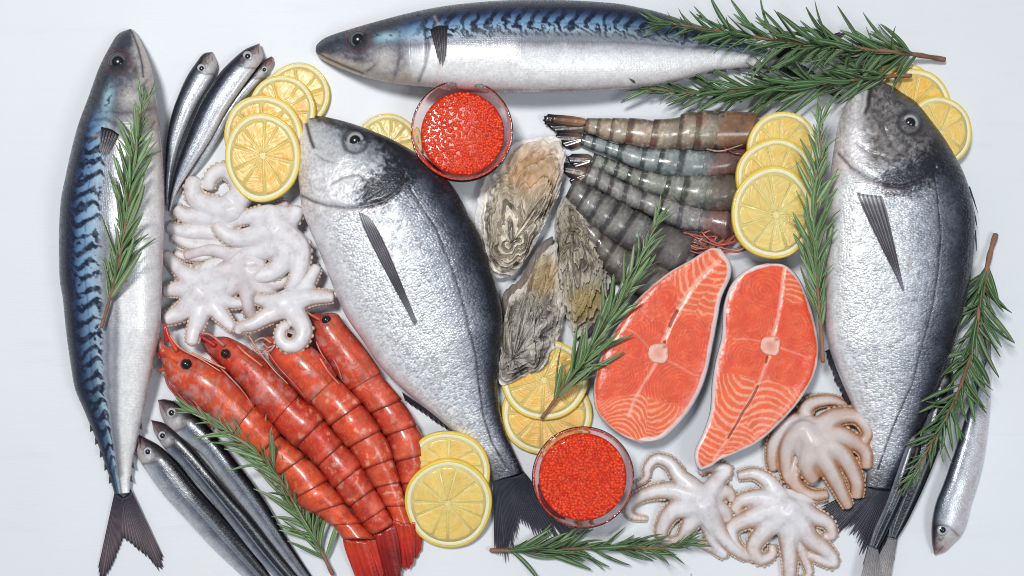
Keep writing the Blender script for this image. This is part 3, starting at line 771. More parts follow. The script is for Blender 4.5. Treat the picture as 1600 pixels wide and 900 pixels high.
def octopus(label, center, body, arms, seed, zb=0.0, tan=.5, white=(230, 229, 234), tancol=(188, 150, 122), sucker_col=None, webr=22):
    """center (x,y); body = list of (x,y,rx,ry,rz,z); arms = list of (points, r0, r1[, z-list])"""
    r = np.random.default_rng(seed)
    parts = []; arm_lines = []; sk = []; skr = []
    for (bx, by, rx, ry, rz, bz) in body:
        v, f = ICO4
        k = P(bx, by, bz + zb); 
        parts.append((k + v * np.array([rx * .86, ry * .86, rz * .62]) * S, [f]))
    for a in arms:
        pts, r0, r1 = a[0], a[1], a[2]
        pts = [tuple(center)] + list(pts)
        if len(a) > 3: a = (a[0], r0, r1, [a[3][0] + 2] + list(a[3]))
        n = max(16, len(pts) * 7)
        p = resample(pts, n)
        u = np.linspace(0, 1, n)
        rad = (r0 * 1.10 * (1 - u) ** .8 + r1 * .92 * (1 - (1 - u) ** .8)) + 5.0 * (1 - u) ** 3 + 1.2
        if len(a) > 3: z = np.interp(u, np.linspace(0, 1, len(a[3])), a[3]) + zb
        else: z = rad * .95 + zb + 5 * (1 - u) ** 2
        w = P(p[:, 0], p[:, 1], z)
        parts.append(tube(w, rad * S, 10))
        arm_lines.append((p, rad, z))
        # sucker rows along both flanks
        t = np.gradient(p, axis=0); t /= np.linalg.norm(t, axis=1)[:, None] + 1e-9
        d = np.r_[0, np.cumsum(np.linalg.norm(np.diff(p, axis=0), axis=1))]
        q = d[int(n * .38)]; side = 1 if r.random() < .5 else -1
        while q < d[-1]:
            rr = np.interp(q, d, rad)
            if True:
                for sg in (-1, 1):
                    px = np.interp(q, d, p[:, 0]); py = np.interp(q, d, p[:, 1]); pz = np.interp(q, d, z)
                    tx = np.interp(q, d, t[:, 0]); ty = np.interp(q, d, t[:, 1])
                    if sg != side and rr > 15: continue
                    e = 1.0 * (rr - .7)
                    sk.append(P(px - ty * e * sg, py + tx * e * sg, max(1.0, pz - .15 * rr + r.normal(0, .5)))); skr.append((.17 * rr + 1.35) * S)
            q += max(2.2, .40 * rr + .8)
    V, F = join(parts); cw = P(center[0], center[1], 15 + zb)
    me, co, no = voxel_union(V, F, .00052, 9, lambda q: ss(webr * 1.5 * S, webr * .4 * S, np.hypot(q[:, 0] - cw[0], q[:, 1] - cw[1])))
    # back to photo pixels for the colouring
    k = H / (H - co[:, 2]); X = (co[:, 0] * k) / S + 800; Y = 450 - ((co[:, 1] - YC) * k + YC) / S
    best = np.full(len(co), 9.0)
    for (p, rad, z) in arm_lines:
        for i in range(0, len(p), 2):
            d = np.hypot(X - p[i, 0], Y - p[i, 1]) / (rad[i] + 1e-6)
            best = np.minimum(best, d)
    tipd = np.full(len(co), 1e9)
    for (p, rad, z) in arm_lines: tipd = np.minimum(tipd, np.hypot(X - p[-1, 0], Y - p[-1, 1]))
    fl = fbm(X / 9 + seed, Y / 9); f2 = fbm(X / 2.5, Y / 2.5 + seed)
    c = np.tile(lin(white), (len(co), 1))
    dk = .0 if white[0] < 150 else 1.0
    c = mixc(c, (208, 198, 204), ss(.5, .75, fl) * .35 * dk)
    c = mixc(c, (188, 168, 166), ss(.60, .72, f2) * .30 * ss(.4, .7, fl) * dk)
    cd = np.hypot(X - center[0], Y - center[1])
    flank = ss(.35, .95, np.where(best < 8, best, 0)) * ss(webr * .8, webr * 1.8, cd)
    c = mixc(c, tancol, np.clip(flank * tan * (.7 + .7 * fl), 0, 1))
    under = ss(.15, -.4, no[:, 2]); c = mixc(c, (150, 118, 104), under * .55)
    c = mixc(c, tancol, ss(40, 5, tipd) * tan * .45)
    c = mixc(c, (128, 92, 84), (f2 > .72) * ss(.3, .9, flank) * tan * .5)
    lo, hi = co.min(0), co.max(0); off = np.array([(lo[0] + hi[0]) / 2, (lo[1] + hi[1]) / 2, lo[2]])
    nv = (co - off).astype(np.float32); me.vertices.foreach_set('co', nv.ravel()); me.update()
    root = thing('octopus', label, 'octopus', off, 'baby octopuses')
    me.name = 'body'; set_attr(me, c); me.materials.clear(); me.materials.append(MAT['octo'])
    o = bpy.data.objects.new('body', me); o.parent = root; COL.objects.link(o)
    Vs, Fs = balls(sk, skr, ICO1)
    sc = np.repeat(np.array([lin(sucker_col or (214, 190, 170)) * (0.8 + .35 * r.random()) for _ in sk]), len(ICO1[0]), 0)
    so = mk('suckers', Vs, Fs, MAT['octo'], root, col=sc); so['kind'] = 'stuff'
    return root

octopus('pale octopus mostly hidden underneath the other white ones at left', (396, 420),
    [(392, 410, 40, 46, 8, 6), (330, 420, 36, 36, 8, 6)],
    [([(400, 430), (430, 440), (470, 430), (500, 420)], 16, 8), ([(400, 440), (430, 470), (460, 490), (480, 486)], 16, 8), ([(390, 440), (390, 480), (400, 505)], 16, 8),
     ([(380, 430), (340, 470), (310, 500)], 15, 7), ([(370, 420), (320, 430), (276, 440)], 15, 8), ([(370, 400), (330, 390), (290, 400)], 14, 8), ([(380, 390), (360, 370), (330, 360)], 14, 8), ([(396, 380), (420, 340), (450, 320)], 16, 10)],
    10, 0, .5, (224, 219, 224), (170, 134, 126), (206, 184, 174), webr=30)
octopus('pale octopus with thick folded arms against the left mackerel', (362, 322),
    [(362, 318, 24, 22, 15, 14), (350, 352, 24, 30, 12, 10)],
    [([(362, 330), (332, 324), (308, 312), (301, 294), (306, 280)], 17, 12),
     ([(380, 300), (366, 274), (348, 266), (330, 278), (326, 296)], 15, 9),
     ([(356, 340), (322, 341), (292, 338), (276, 328)], 15, 10),
     ([(350, 358), (318, 362), (288, 362), (264, 354)], 13, 8),
     ([(356, 378), (322, 386), (292, 380), (270, 370)], 12, 6),
     ([(350, 370), (330, 398), (296, 402), (274, 396)], 10, 5)], 11, 0, .15, webr=40)
octopus('white eight-armed octopus with splayed arms just above the red prawns', (320, 455),
    [(320, 455, 34, 30, 17, 22), (322, 430, 30, 22, 12, 18)],
    [([(306, 440), (284, 424), (268, 408), (259, 396)], 14, 6, [24, 20, 14, 12]),
     ([(318, 436), (330, 416), (350, 412), (362, 418)], 13, 6, [24, 20, 16, 12]),
     ([(340, 448), (362, 444), (384, 440)], 15, 6, [24, 18, 14]),
     ([(340, 466), (366, 474), (384, 474)], 14, 5, [24, 18, 14]),
     ([(300, 452), (276, 452), (257, 456)], 16, 8, [24, 20, 20]),
     ([(304, 472), (284, 488), (258, 500)], 18, 10, [24, 20, 24]),
     ([(316, 482), (308, 506), (302, 524), (300, 538)], 15, 9, [24, 30, 40, 44]),
     ([(336, 480), (352, 500), (366, 515)], 15, 7, [24, 30, 40])], 12, 0, .12, webr=30)
octopus('white octopus in front of the sea bream belly, curled sucker arm hanging down', (432, 360),
    [(434, 346, 36, 30, 20, 36), (445, 378, 32, 36, 17, 34)],
    [([(425, 336), (396, 338), (372, 344), (358, 350)], 14, 8, [38, 34, 30, 28]),
     ([(425, 362), (394, 370), (366, 372), (348, 362), (340, 350)], 16, 10, [38, 34, 30, 30, 30]),
     ([(425, 386), (398, 396), (376, 402), (362, 412)], 15, 8, [38, 34, 30, 26]),
     ([(446, 398), (436, 418), (416, 430), (398, 430), (390, 418)], 16, 10, [38, 36, 34, 34, 34]),
     ([(466, 384), (470, 410), (464, 434), (454, 456)], 17, 9, [38, 36, 36, 34]),
     ([(456, 340), (464, 330), (466, 326)], 16, 12, [34, 32, 30])], 13, 0, .16, webr=38)
octopus('small octopus with a ring-curled arm lying on the red prawn heads', (446, 474),
    [(440, 474, 22, 20, 13, 44), (476, 456, 22, 24, 12, 34)],
    [([(434, 474), (414, 470), (400, 467)], 12, 8, [46, 44, 42]),
     ([(440, 484), (418, 494), (396, 507), (376, 512), (372, 520)], 13, 7, [46, 50, 54, 56, 52]),
     ([(452, 482), (466, 498), (475, 518), (466, 537), (450, 541), (438, 530), (440, 514), (450, 508)], 13, 7, [46, 54, 60, 64, 64, 64, 64, 62]),
     ([(462, 470), (490, 464), (520, 464)], 14, 9, [44, 40, 36]),
     ([(474, 450), (488, 430), (496, 416)], 14, 8, [36, 32, 30])], 14, 0, .30, webr=22)
octopus('octopus by the lower caviar bowl with thin grey arm loops', (1096, 783),
    [(1096, 780, 36, 30, 18, 16), (1102, 800, 28, 26, 14, 14)],
    [([(1082, 762), (1062, 744), (1047, 724), (1026, 717), (1012, 730), (1010, 746), (994, 757)], 13, 3),
     ([(1076, 774), (1042, 766), (1004, 774), (984, 790), (986, 806), (1012, 811)], 14, 3),
     ([(1080, 790), (1052, 798), (1036, 820), (1034, 838), (1048, 850)], 15, 7),
     ([(1090, 800), (1076, 822), (1064, 842), (1050, 846)], 14, 7),
     ([(1108, 806), (1124, 832), (1144, 854), (1168, 872)], 16, 7),
     ([(1104, 812), (1112, 842), (1132, 868), (1112, 858), (1088, 848)], 10, 3),
     ([(1116, 790), (1132, 800), (1137, 812)], 14, 9),
     ([(1110, 766), (1124, 746), (1136, 734), (1112, 730), (1092, 738)], 13, 5),
     ([(1120, 772), (1138, 768), (1144, 782)], 12, 7)], 15, 0, .75, webr=30)
octopus('white octopus at the bottom edge with spread sucker arms', (1226, 796),
    [(1226, 790, 38, 32, 19, 16), (1230, 812, 30, 26, 14, 14)],
    [([(1206, 782), (1180, 778), (1156, 784), (1148, 798)], 15, 9),
     ([(1206, 796), (1176, 808), (1146, 822), (1144, 842), (1160, 864), (1176, 872)], 15, 6),
     ([(1212, 812), (1190, 834), (1177, 856), (1188, 874), (1206, 866), (1206, 852)], 15, 6),
     ([(1230, 818), (1232, 846), (1234, 874), (1234, 910)], 15, 9),
     ([(1246, 812), (1264, 840), (1290, 860), (1302, 878), (1282, 874), (1258, 864)], 16, 6),
     ([(1252, 798), (1274, 808), (1294, 818), (1300, 836), (1286, 838)], 15, 6),
     ([(1246, 782), (1266, 778), (1290, 775)], 13, 6),
     ([(1212, 770), (1200, 752), (1178, 740), (1154, 744)], 13, 7),
     ([(1240, 830), (1256, 870), (1264, 896), (1250, 908)], 9, 5)], 16, 0, .72, webr=34)
octopus('tan-armed octopus bunched beside the tail of the right sea bream', (1270, 690),
    [(1268, 688, 36, 44, 26, 30), (1276, 720, 30, 30, 22, 26)],
    [([(1250, 660), (1226, 666), (1210, 690), (1206, 714), (1208, 734)], 13, 8),
     ([(1256, 672), (1234, 690), (1228, 716), (1232, 746), (1246, 758)], 14, 8, [34, 24, 16, 12, 10]),
     ([(1264, 712), (1262, 734), (1272, 750)], 15, 10, [34, 30, 24]),
     ([(1286, 716), (1300, 740), (1314, 768), (1326, 792)], 15, 8, [34, 30, 24, 20]),
     ([(1304, 700), (1324, 722), (1338, 752), (1338, 776)], 15, 10, [34, 28, 22, 16]),
     ([(1306, 680), (1334, 690), (1352, 706), (1354, 730)], 14, 9, [34, 30, 26, 24]),
     ([(1288, 662), (1312, 650), (1340, 652), (1356, 674), (1350, 690)], 14, 8, [30, 26, 26, 30, 30]),
     ([(1262, 664), (1258, 640), (1274, 628), (1302, 626), (1324, 636)], 12, 6),
     ([(1240, 740), (1252, 766), (1272, 774), (1292, 772)], 12, 8, [12, 12, 14, 16])], 17, 0, .95, (214, 204, 202), (184, 132, 96), (206, 164, 132), webr=30)
# ------------------------------------------------------------------ prawns
def prawn(name, label, group, A, B, cuts, colf, mat, zb=0.0, th=None, eyes=(), tails=(), feelers=(), legs=(), carap_first=True, N=240, leg_col=(170, 70, 50), nexp=2.0, grow=0.0):
    """A, B outlines from head to tail; cuts = t values of the joints"""
    D = resample(A, N); V = resample(B, N)
    nn = (D - V) / (np.linalg.norm(D - V, axis=1)[:, None] + 1e-6); D = D + nn * grow; V = V - nn * grow
    wid = np.linalg.norm(D - V, axis=1) / 2
    tg = np.linspace(0, 1, N)
    cuts = [0.0] + list(cuts) + [1.0]
    cx, cy = (D + V)[:, 0].mean() / 2, (D + V)[:, 1].mean() / 2
    root = thing(name, label, 'prawn', P(cx, cy, zb), group)
    for i, (a, b) in enumerate(zip(cuts[:-1], cuts[1:])):
        a2 = a - (.012 if i else 0); b2 = b + .004
        i0 = max(0, int(a2 * (N - 1))); i1 = min(N - 1, int(math.ceil(b2 * (N - 1))))
        ii = np.linspace(i0, i1, max(14, (i1 - i0)))
        d = np.stack([np.interp(ii, np.arange(N), D[:, k]) for k in (0, 1)], -1)
        v = np.stack([np.interp(ii, np.arange(N), V[:, k]) for k in (0, 1)], -1)
        w = np.interp(ii, np.arange(N), wid)
        # the joint edge bows backwards over the back
        h = w * .98 if th is None else np.minimum(w, th)
        m = len(ii); tt = np.linspace(0, 1, m)
        f = (.915 + .09 * ss(0, .5, tt) + .03 * tt) if i else (np.clip(.35 + .65 * ss(0, .25, tt), 0, 1) * (1 + .01 * tt))
        if i == 0: f = np.maximum(f, .5)
        lf = Loft(d, v, [(q, hh) for q, hh in zip(tt, h)], N=m, K=54, nexp=nexp, zbase=zb, scale_fn=lambda t, f=f, tt=tt: np.interp(t, tt, f),
                  zc=[(q, hh * 1.0) for q, hh in zip(tt, h)])
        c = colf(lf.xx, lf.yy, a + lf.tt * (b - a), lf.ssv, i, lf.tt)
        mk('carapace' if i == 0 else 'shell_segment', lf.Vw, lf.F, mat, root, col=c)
    zm = float(np.interp(.05, tg, wid)) + zb
    for (ex, ey, er, ez) in eyes:
        Vp, Fp = balls([P(ex, ey, ez)], [er * S], ICO2)
        mk('eye', Vp, Fp, MAT['pupil'], root)
    for k, (bb, tp, z0, z1, cols) in enumerate(tails):
        fin('tail_plate', bb, tp, root, 3, 12, lambda X, Y, u, v: z0 + (z1 - z0) * v + 2.5 * np.sin(np.pi * u) , cols, thick=1.6, corr=.7, jag=.03, bulge=3.0, seed=k + 3, mat=mat, raycol=.35)
    for (pts, r0, r1, col) in feelers:
        p = np.array(pts, float); q = resample(p, max(10, 5 * len(p)))
        Vp, Fp = tube(P(q[:, 0], q[:, 1], q[:, 2]), np.linspace(r0, r1, len(q)) * S, 6)
        mk('feeler', Vp, Fp, mat, root, col=np.tile(lin(col), (len(Vp), 1)))
    for (pts, r0, r1, col) in legs:
        p = np.array(pts, float); q = resample(p, max(10, 5 * len(p)))
        Vp, Fp = tube(P(q[:, 0], q[:, 1], q[:, 2]), np.linspace(r0, r1, len(q)) * S, 6)
        mk('leg', Vp, Fp, mat, root, col=np.tile(lin(col), (len(Vp), 1)))
    return root

def red_col(seed, patch=.5, base=(202, 58, 34), deep=(150, 28, 20)):
    def f(x, y, t, s, i, lt):
        w = fbm(x / 16 + seed, y / 16); w2 = fbm(x / 6, y / 6 + seed); w3 = fbm(x / 11 + 5 * seed, y / 11 + 3)
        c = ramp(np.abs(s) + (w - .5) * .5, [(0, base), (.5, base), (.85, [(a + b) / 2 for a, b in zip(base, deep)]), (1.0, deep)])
        c = mixc(c, (222, 96, 56), ss(.55, .75, w2) * .55)
        c = mixc(c, deep, ss(.5, .3, w) * .55)
        w5 = fbm(x / 2.0 + seed, y / 2.0, 2); w6 = fbm(x / 22 + 2 * seed, y / 22)
        c = mixc(c, (240, 150, 110), ss(.66, .80, w5) * .35); c = mixc(c, (130, 26, 18), ss(.34, .20, w5) * .25)
        c = mixc(c, (224, 120, 96), ss(.52, .70, w6) * .35)
        if i: 
            c = mixc(c, (236, 176, 156), ss(.66, .76, w3 + .16 * (w2 - .5)) * patch * .8 * (np.abs(s) < .85))
            c = mixc(c, (232, 176, 146), ss(.16, .04, lt) * (.75 if i == 1 else .35) * ss(.3, .6, w2))
            c = mixc(c, (110, 18, 14), ss(.90, .99, lt) * .75); c = mixc(c, (236, 150, 116), np.exp(-((lt - .84) / .05) ** 2) * .35 * w2)
        else:
            c = mixc(c, (204, 150, 146), ss(.55, .72, w3) * .6)
            c = mixc(c, (140, 70, 52), ss(.5, .7, w2) * .4)
            c = mixc(c, (176, 90, 84), ss(.6, .75, w) * .6)
            c = mixc(c, (216, 110, 50), np.exp(-((s - .35) / .06) ** 2) * .6)
            c = mixc(c, (130, 24, 18), np.exp(-((s - .12 - .3 * lt) / .04) ** 2) * .55)
        return c
    return f
RT = [(0, (200, 64, 36)), (.5, (206, 46, 28)), (1, (170, 30, 24))]
RTD = [(0, (170, 34, 24)), (.5, (140, 20, 20)), (1, (104, 14, 18))]
RG = 'red prawns in a row'
rc = (190, 60, 44)
prawn('red_prawn', 'red prawn nearest the rosemary, lowest and leftmost of the four, black eye showing', RG,
    [(252, 512), (264, 530), (290, 548), (322, 562), (352, 582), (382, 612), (412, 644), (442, 682), (484, 718), (518, 758), (550, 800), (574, 828), (586, 842)],
    [(246, 566), (254, 586), (270, 604), (293, 624), (322, 646), (350, 675), (372, 697), (394, 712), (443, 752), (466, 788), (501, 810), (522, 824), (536, 842)],
    [.40, .53, .64, .745, .84, .925], red_col(1.3, .3, (224, 86, 46), (186, 50, 28)), MAT['rprawn'],
    eyes=[(291, 569, 8.5, 60)],
    tails=[([(536, 838), (544, 842), (552, 844)], [(556, 905), (566, 918), (580, 906)], 26, 8, RT), ([(550, 842), (560, 844), (570, 844)], [(572, 912), (584, 920), (594, 906)], 30, 12, RT),
           ([(566, 842), (577, 842), (587, 840)], [(588, 908), (598, 910), (602, 886)], 26, 8, RT)],
    feelers=[([(262, 532, 44), (258, 516, 50), (256, 506, 50)], 5, 2, (196, 24, 28)), ([(276, 548, 50), (264, 526, 54), (258, 508, 54)], 4, 1.5, (206, 70, 40)), ([(262, 576, 36), (252, 578, 30), (247, 580, 24)], 4, 2, (196, 96, 60)),
             ([(268, 560, 46), (254, 556, 40), (247, 555, 34)], 3, 1.5, (170, 60, 60)), ([(300, 552, 62), (330, 566, 66), (352, 576, 62)], 2.2, 1.2, (222, 150, 130)), ([(290, 590, 50), (330, 640, 40), (370, 684, 40)], 1.6, 1, (170, 50, 50)), ([(262, 520, 52), (282, 544, 60), (312, 560, 66), (344, 580, 64)], 1.6, .9, (232, 150, 120)), ([(256, 566, 40), (280, 600, 50), (318, 644, 46), (352, 682, 36)], 1.5, .9, (216, 120, 96)), ([(250, 560, 38), (246, 548, 34), (244, 530, 30)], 1.6, .9, (150, 50, 50))],
    legs=[([(262, 588, 30), (276, 612, 24), (300, 640, 22), (316, 660, 14)], 3, 1.2, (178, 70, 66)), ([(258, 584, 22), (264, 604, 16), (284, 628, 10)], 2.6, 1.2, (190, 90, 80)), ([(286, 618, 26), (310, 640, 22), (330, 668, 14)], 2.6, 1.2, (176, 60, 52))])
prawn('red_prawn', 'red prawn second from the left, dark ring behind its head', RG,
    [(312, 522), (338, 522), (364, 530), (400, 551), (432, 580), (453, 601), (478, 627), (500, 645), (521, 674), (544, 700), (564, 724), (584, 760), (604, 796), (616, 818)],
    [(308, 532), (326, 556), (350, 576), (379, 608), (400, 636), (424, 662), (444, 682), (462, 698), (486, 718), (518, 758), (534, 778), (552, 800), (570, 826), (584, 836)],
    [.42, .545, .655, .76, .85, .93], red_col(4.1, .7, (210, 66, 44), (168, 38, 28)), MAT['rprawn'], zb=3,
    eyes=[(352, 552, 7, 54)],
    tails=[([(584, 834), (592, 832), (600, 828)], [(600, 892), (606, 916), (614, 914)], 28, 8, RTD), ([(596, 830), (606, 824), (616, 818)], [(610, 912), (622, 908), (628, 888)], 30, 14, RTD)],
    feelers=[([(336, 540, 40), (318, 528, 44), (312, 522, 46)], 4, 2, (186, 30, 44)), ([(350, 540, 48), (330, 524, 52), (314, 520, 54)], 2.6, 1.4, (206, 120, 116)), ([(372, 540, 54), (384, 552, 58), (410, 572, 58)], 2.2, 1.4, (226, 130, 96))],
    legs=[([(340, 562, 28), (356, 590, 18), (372, 606, 12)], 2.4, 1.2, (150, 50, 50)), ([(330, 560, 50), (352, 582, 56), (380, 612, 58), (398, 640, 50)], 1.5, .9, (206, 120, 96)), ([(322, 548, 46), (344, 572, 54), (366, 598, 56)], 1.5, .9, (120, 30, 34))])
prawn('red_prawn', 'red prawn third from the left with pale blotches on its shell', RG,
    [(420, 520), (444, 518), (470, 530), (492, 545), (512, 565), (532, 594), (551, 615), (570, 636), (592, 667), (606, 690), (616, 720), (628, 762), (637, 800), (642, 822)],
    [(408, 540), (420, 562), (436, 582), (455, 602), (478, 627), (500, 645), (521, 674), (544, 700), (556, 716), (570, 738), (584, 760), (598, 784), (608, 802), (616, 816)],
    [.33, .47, .60, .72, .82, .915], red_col(7.7, .95, (224, 82, 48), (182, 44, 30)), MAT['rprawn'], zb=6,
    tails=[([(615, 812), (622, 814), (630, 816)], [(620, 872), (630, 888), (640, 886)], 30, 8, RT), ([(628, 816), (636, 818), (643, 818)], [(638, 888), (646, 878), (650, 856)], 30, 12, RT)],
    feelers=[([(424, 536, 44), (410, 528, 40), (396, 540, 36), (420, 562, 40)], 2.0, 1.2, (196, 150, 140)), ([(430, 540, 50), (400, 548, 46), (384, 540, 40)], 1.6, 1, (200, 160, 150)), ([(500, 560, 66), (514, 582, 66), (530, 600, 62)], 2, 1.2, (216, 120, 100)), ([(412, 540, 50), (434, 572, 60), (456, 596, 62), (478, 622, 56)], 1.5, .9, (196, 96, 84)), ([(386, 520, 44), (404, 548, 50), (428, 578, 58), (450, 600, 58)], 1.5, .9, (226, 150, 130)), ([(440, 524, 54), (424, 546, 56), (404, 552, 50), (388, 536, 44)], 1.4, .8, (206, 170, 160))])
prawn('red_prawn', 'red prawn rightmost of the four, tucked against the sea bream belly', RG,
    [(498, 484), (523, 486), (540, 507), (567, 540), (590, 573), (605, 597), (627, 624), (646, 654), (660, 682), (664, 712), (662, 750), (660, 790), (658, 816)],
    [(478, 500), (482, 520), (496, 545), (512, 565), (532, 594), (551, 615), (570, 636), (592, 667), (606, 690), (616, 720), (626, 756), (636, 795), (640, 815)],
    [.36, .49, .61, .73, .83, .92], red_col(2.6, .45, (214, 80, 54), (174, 46, 36)), MAT['rprawn'], zb=0,
    eyes=[(510, 500, 7.5, 48)],
    tails=[([(640, 814), (646, 816), (652, 816)], [(640, 842), (648, 872), (654, 868)], 22, 6, RT), ([(648, 816), (654, 816), (659, 814)], [(652, 866), (658, 858), (660, 836)], 20, 8, RT)],
    feelers=[([(500, 500, 40), (486, 492, 42), (478, 486, 42)], 3, 1.5, (196, 90, 60)), ([(498, 512, 46), (508, 535, 48), (528, 575, 50), (534, 592, 50)], 1.6, 1, (196, 120, 120)), ([(490, 520, 40), (500, 548, 44), (518, 575, 46)], 1.6, 1, (190, 110, 90))])

def tig_col(seed, base, head, dark=(26, 28, 34), warm=0.0):
    def f(x, y, t, s, i, lt):
        w = fbm(x / 12 + seed, y / 12); w2 = fbm(x / 3.5, y / 3.5 + seed)
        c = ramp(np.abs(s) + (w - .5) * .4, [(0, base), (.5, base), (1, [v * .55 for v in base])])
        c = mixc(c, [min(255, v * 1.4) for v in base], ss(.5, .75, w2) * .5)
        if i:
            c = mixc(c, dark, ss(.72, .84, lt + .16 * (w - .5)) * .74 * (.6 + .7 * w))
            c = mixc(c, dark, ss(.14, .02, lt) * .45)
            c = mixc(c, (196, 196, 188), np.exp(-((lt - .45) / .2) ** 2) * ss(.8, .2, np.abs(s - .1)) * .32 * (.4 + w2))  # pale band that also paints a highlight onto each segment's back
            c = mixc(c, (196, 172, 140), np.exp(-((lt - .70) / .06) ** 2) * .25 * w)
            c = mixc(c, (186, 96, 84), warm * ss(.5, .7, w) * .6)
        else:
            c = mixc(c, head, .75 * ss(1.02, .72, lt + .5 * (w - .5))); c = mixc(c, dark, ss(.5, .75, w) * .5); c = mixc(c, [v * 1.3 for v in head], ss(.55, .75, w2) * .4)
        return c
    return f
TT = [(0, (120, 104, 88)), (.45, (84, 66, 56)), (.7, (40, 32, 40)), (1, (20, 18, 28))]
TG = 'striped tiger prawns'
prawn('tiger_prawn', 'striped brown tiger prawn, topmost of the row, dark tail pointing left', TG,
    [(1196, 182), (1173, 180), (1124, 178), (1090, 178), (1069, 182), (1051, 189), (1018, 191), (982, 189), (940, 189), (916, 189)],
    [(1192, 226), (1169, 227), (1124, 229), (1084, 231), (1040, 231), (1013, 229), (984, 222), (962, 220), (936, 210), (914, 202)],
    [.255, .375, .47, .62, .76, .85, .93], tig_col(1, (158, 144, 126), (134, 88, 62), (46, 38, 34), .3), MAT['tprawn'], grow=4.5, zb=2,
    tails=[([(918, 188), (918, 192), (917, 196)], [(856, 178), (849, 184), (852, 194)], 12, 12, TT), ([(917, 194), (916, 198), (914, 203)], [(852, 188), (862, 202), (878, 208)], 10, 8, TT), ([(918, 188), (918, 191), (917, 194)], [(868, 180), (862, 186), (864, 192)], 16, 17, [(0, (150, 112, 82)), (.6, (120, 84, 60)), (1, (60, 40, 36))])],
    legs=[([(1120, 228, 20), (1140, 234, 14), (1166, 222, 22)], 1.6, 1, (150, 120, 110)), ([(1100, 232, 40), (1126, 236, 50), (1160, 226, 52)], 1.5, .9, (176, 150, 140)), ([(1130, 230, 44), (1150, 240, 52), (1170, 236, 54)], 1.5, .9, (120, 60, 50))])
prawn('tiger_prawn', 'striped grey tiger prawn, second of the row below the brown one', TG,
    [(1178, 236), (1162, 233), (1107, 236), (1062, 233), (1030, 233), (1007, 233), (982, 228), (958, 224), (933, 218), (910, 213)],
    [(1172, 268), (1151, 271), (1107, 276), (1062, 274), (1029, 269), (996, 260), (969, 247), (951, 238), (927, 231), (908, 223)],
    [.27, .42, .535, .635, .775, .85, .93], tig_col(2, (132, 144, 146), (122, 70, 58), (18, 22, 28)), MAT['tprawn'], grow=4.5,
    tails=[([(911, 213), (910, 217), (908, 222)], [(872, 206), (868, 213), (880, 224)], 9, 7, TT), ([(911, 214), (910, 218), (908, 223)], [(884, 216), (878, 226), (892, 234)], 10, 6, TT)])
prawn('tiger_prawn', 'striped olive-grey tiger prawn, third of the row', TG,
    [(1172, 282), (1149, 280), (1107, 278), (1075, 278), (1044, 278), (1009, 271), (987, 268), (965, 260), (947, 253), (926, 246)],
    [(1164, 322), (1140, 324), (1107, 323), (1073, 316), (1040, 304), (1002, 291), (984, 280), (964, 271), (942, 262), (922, 256)],
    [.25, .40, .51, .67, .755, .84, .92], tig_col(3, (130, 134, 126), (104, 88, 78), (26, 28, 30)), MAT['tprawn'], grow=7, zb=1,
    tails=[([(926, 245), (924, 250), (922, 256)], [(894, 240), (886, 247), (896, 260)], 8, 6, TT), ([(926, 246), (924, 251), (922, 256)], [(900, 250), (894, 258), (906, 266)], 9, 5, TT)])
prawn('tiger_prawn', 'striped reddish-grey tiger prawn, fourth of the row, legs tangled by the salmon', TG,
    [(1150, 334), (1118, 331), (1073, 322), (1029, 311), (996, 300), (964, 287), (938, 271), (918, 264)],
    [(1146, 372), (1107, 358), (1073, 353), (1040, 342), (1009, 327), (973, 311), (956, 302), (938, 291), (912, 280)],
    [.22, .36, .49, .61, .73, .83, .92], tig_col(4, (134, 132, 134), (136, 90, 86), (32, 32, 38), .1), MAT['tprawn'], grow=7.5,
    tails=[([(918, 264), (915, 272), (912, 280)], [(884, 254), (876, 262), (888, 276)], 7, 5, TT), ([(918, 268), (915, 274), (912, 281)], [(896, 274), (890, 284), (906, 292)], 8, 4, TT)],
    legs=[([(1130, 368, 24), (1100, 370, 30), (1070, 364, 30), (1056, 368, 26)], 2.2, 1.2, (176, 84, 70)), ([(1140, 372, 22), (1116, 386, 26), (1086, 380, 28), (1060, 372, 26)], 2.2, 1.2, (160, 74, 62)),
          ([(1146, 374, 20), (1130, 388, 24), (1108, 392, 26), (1078, 386, 24)], 2.0, 1.2, (170, 90, 76)), ([(1100, 364, 34), (1118, 356, 36), (1126, 344, 36)], 1.8, 1, (186, 100, 88)),
          ([(1152, 376, 30), (1128, 382, 36), (1108, 374, 36), (1096, 362, 34)], 2, 1.2, (190, 92, 76)), ([(1168, 382, 26), (1146, 390, 30), (1122, 386, 32)], 2, 1.2, (196, 110, 92)),
          ([(1176, 386, 24), (1150, 394, 30), (1118, 392, 34)], 2.0, 1.2, (180, 88, 72))] + [([(1150 - 9 * k_, 366 + (k_ % 3) * 4, 24), (1128 - 9 * k_, 384 + (k_ * 7) % 11, 32), (1100 - 8 * k_, 376 + (k_ * 5) % 16, 36), (1076 - 7 * k_, 366 + (k_ * 9) % 17, 30)], 2.3, 1.1, [(168, 96, 84), (146, 84, 76), (186, 112, 98)][k_ % 3]) for k_ in range(8)])
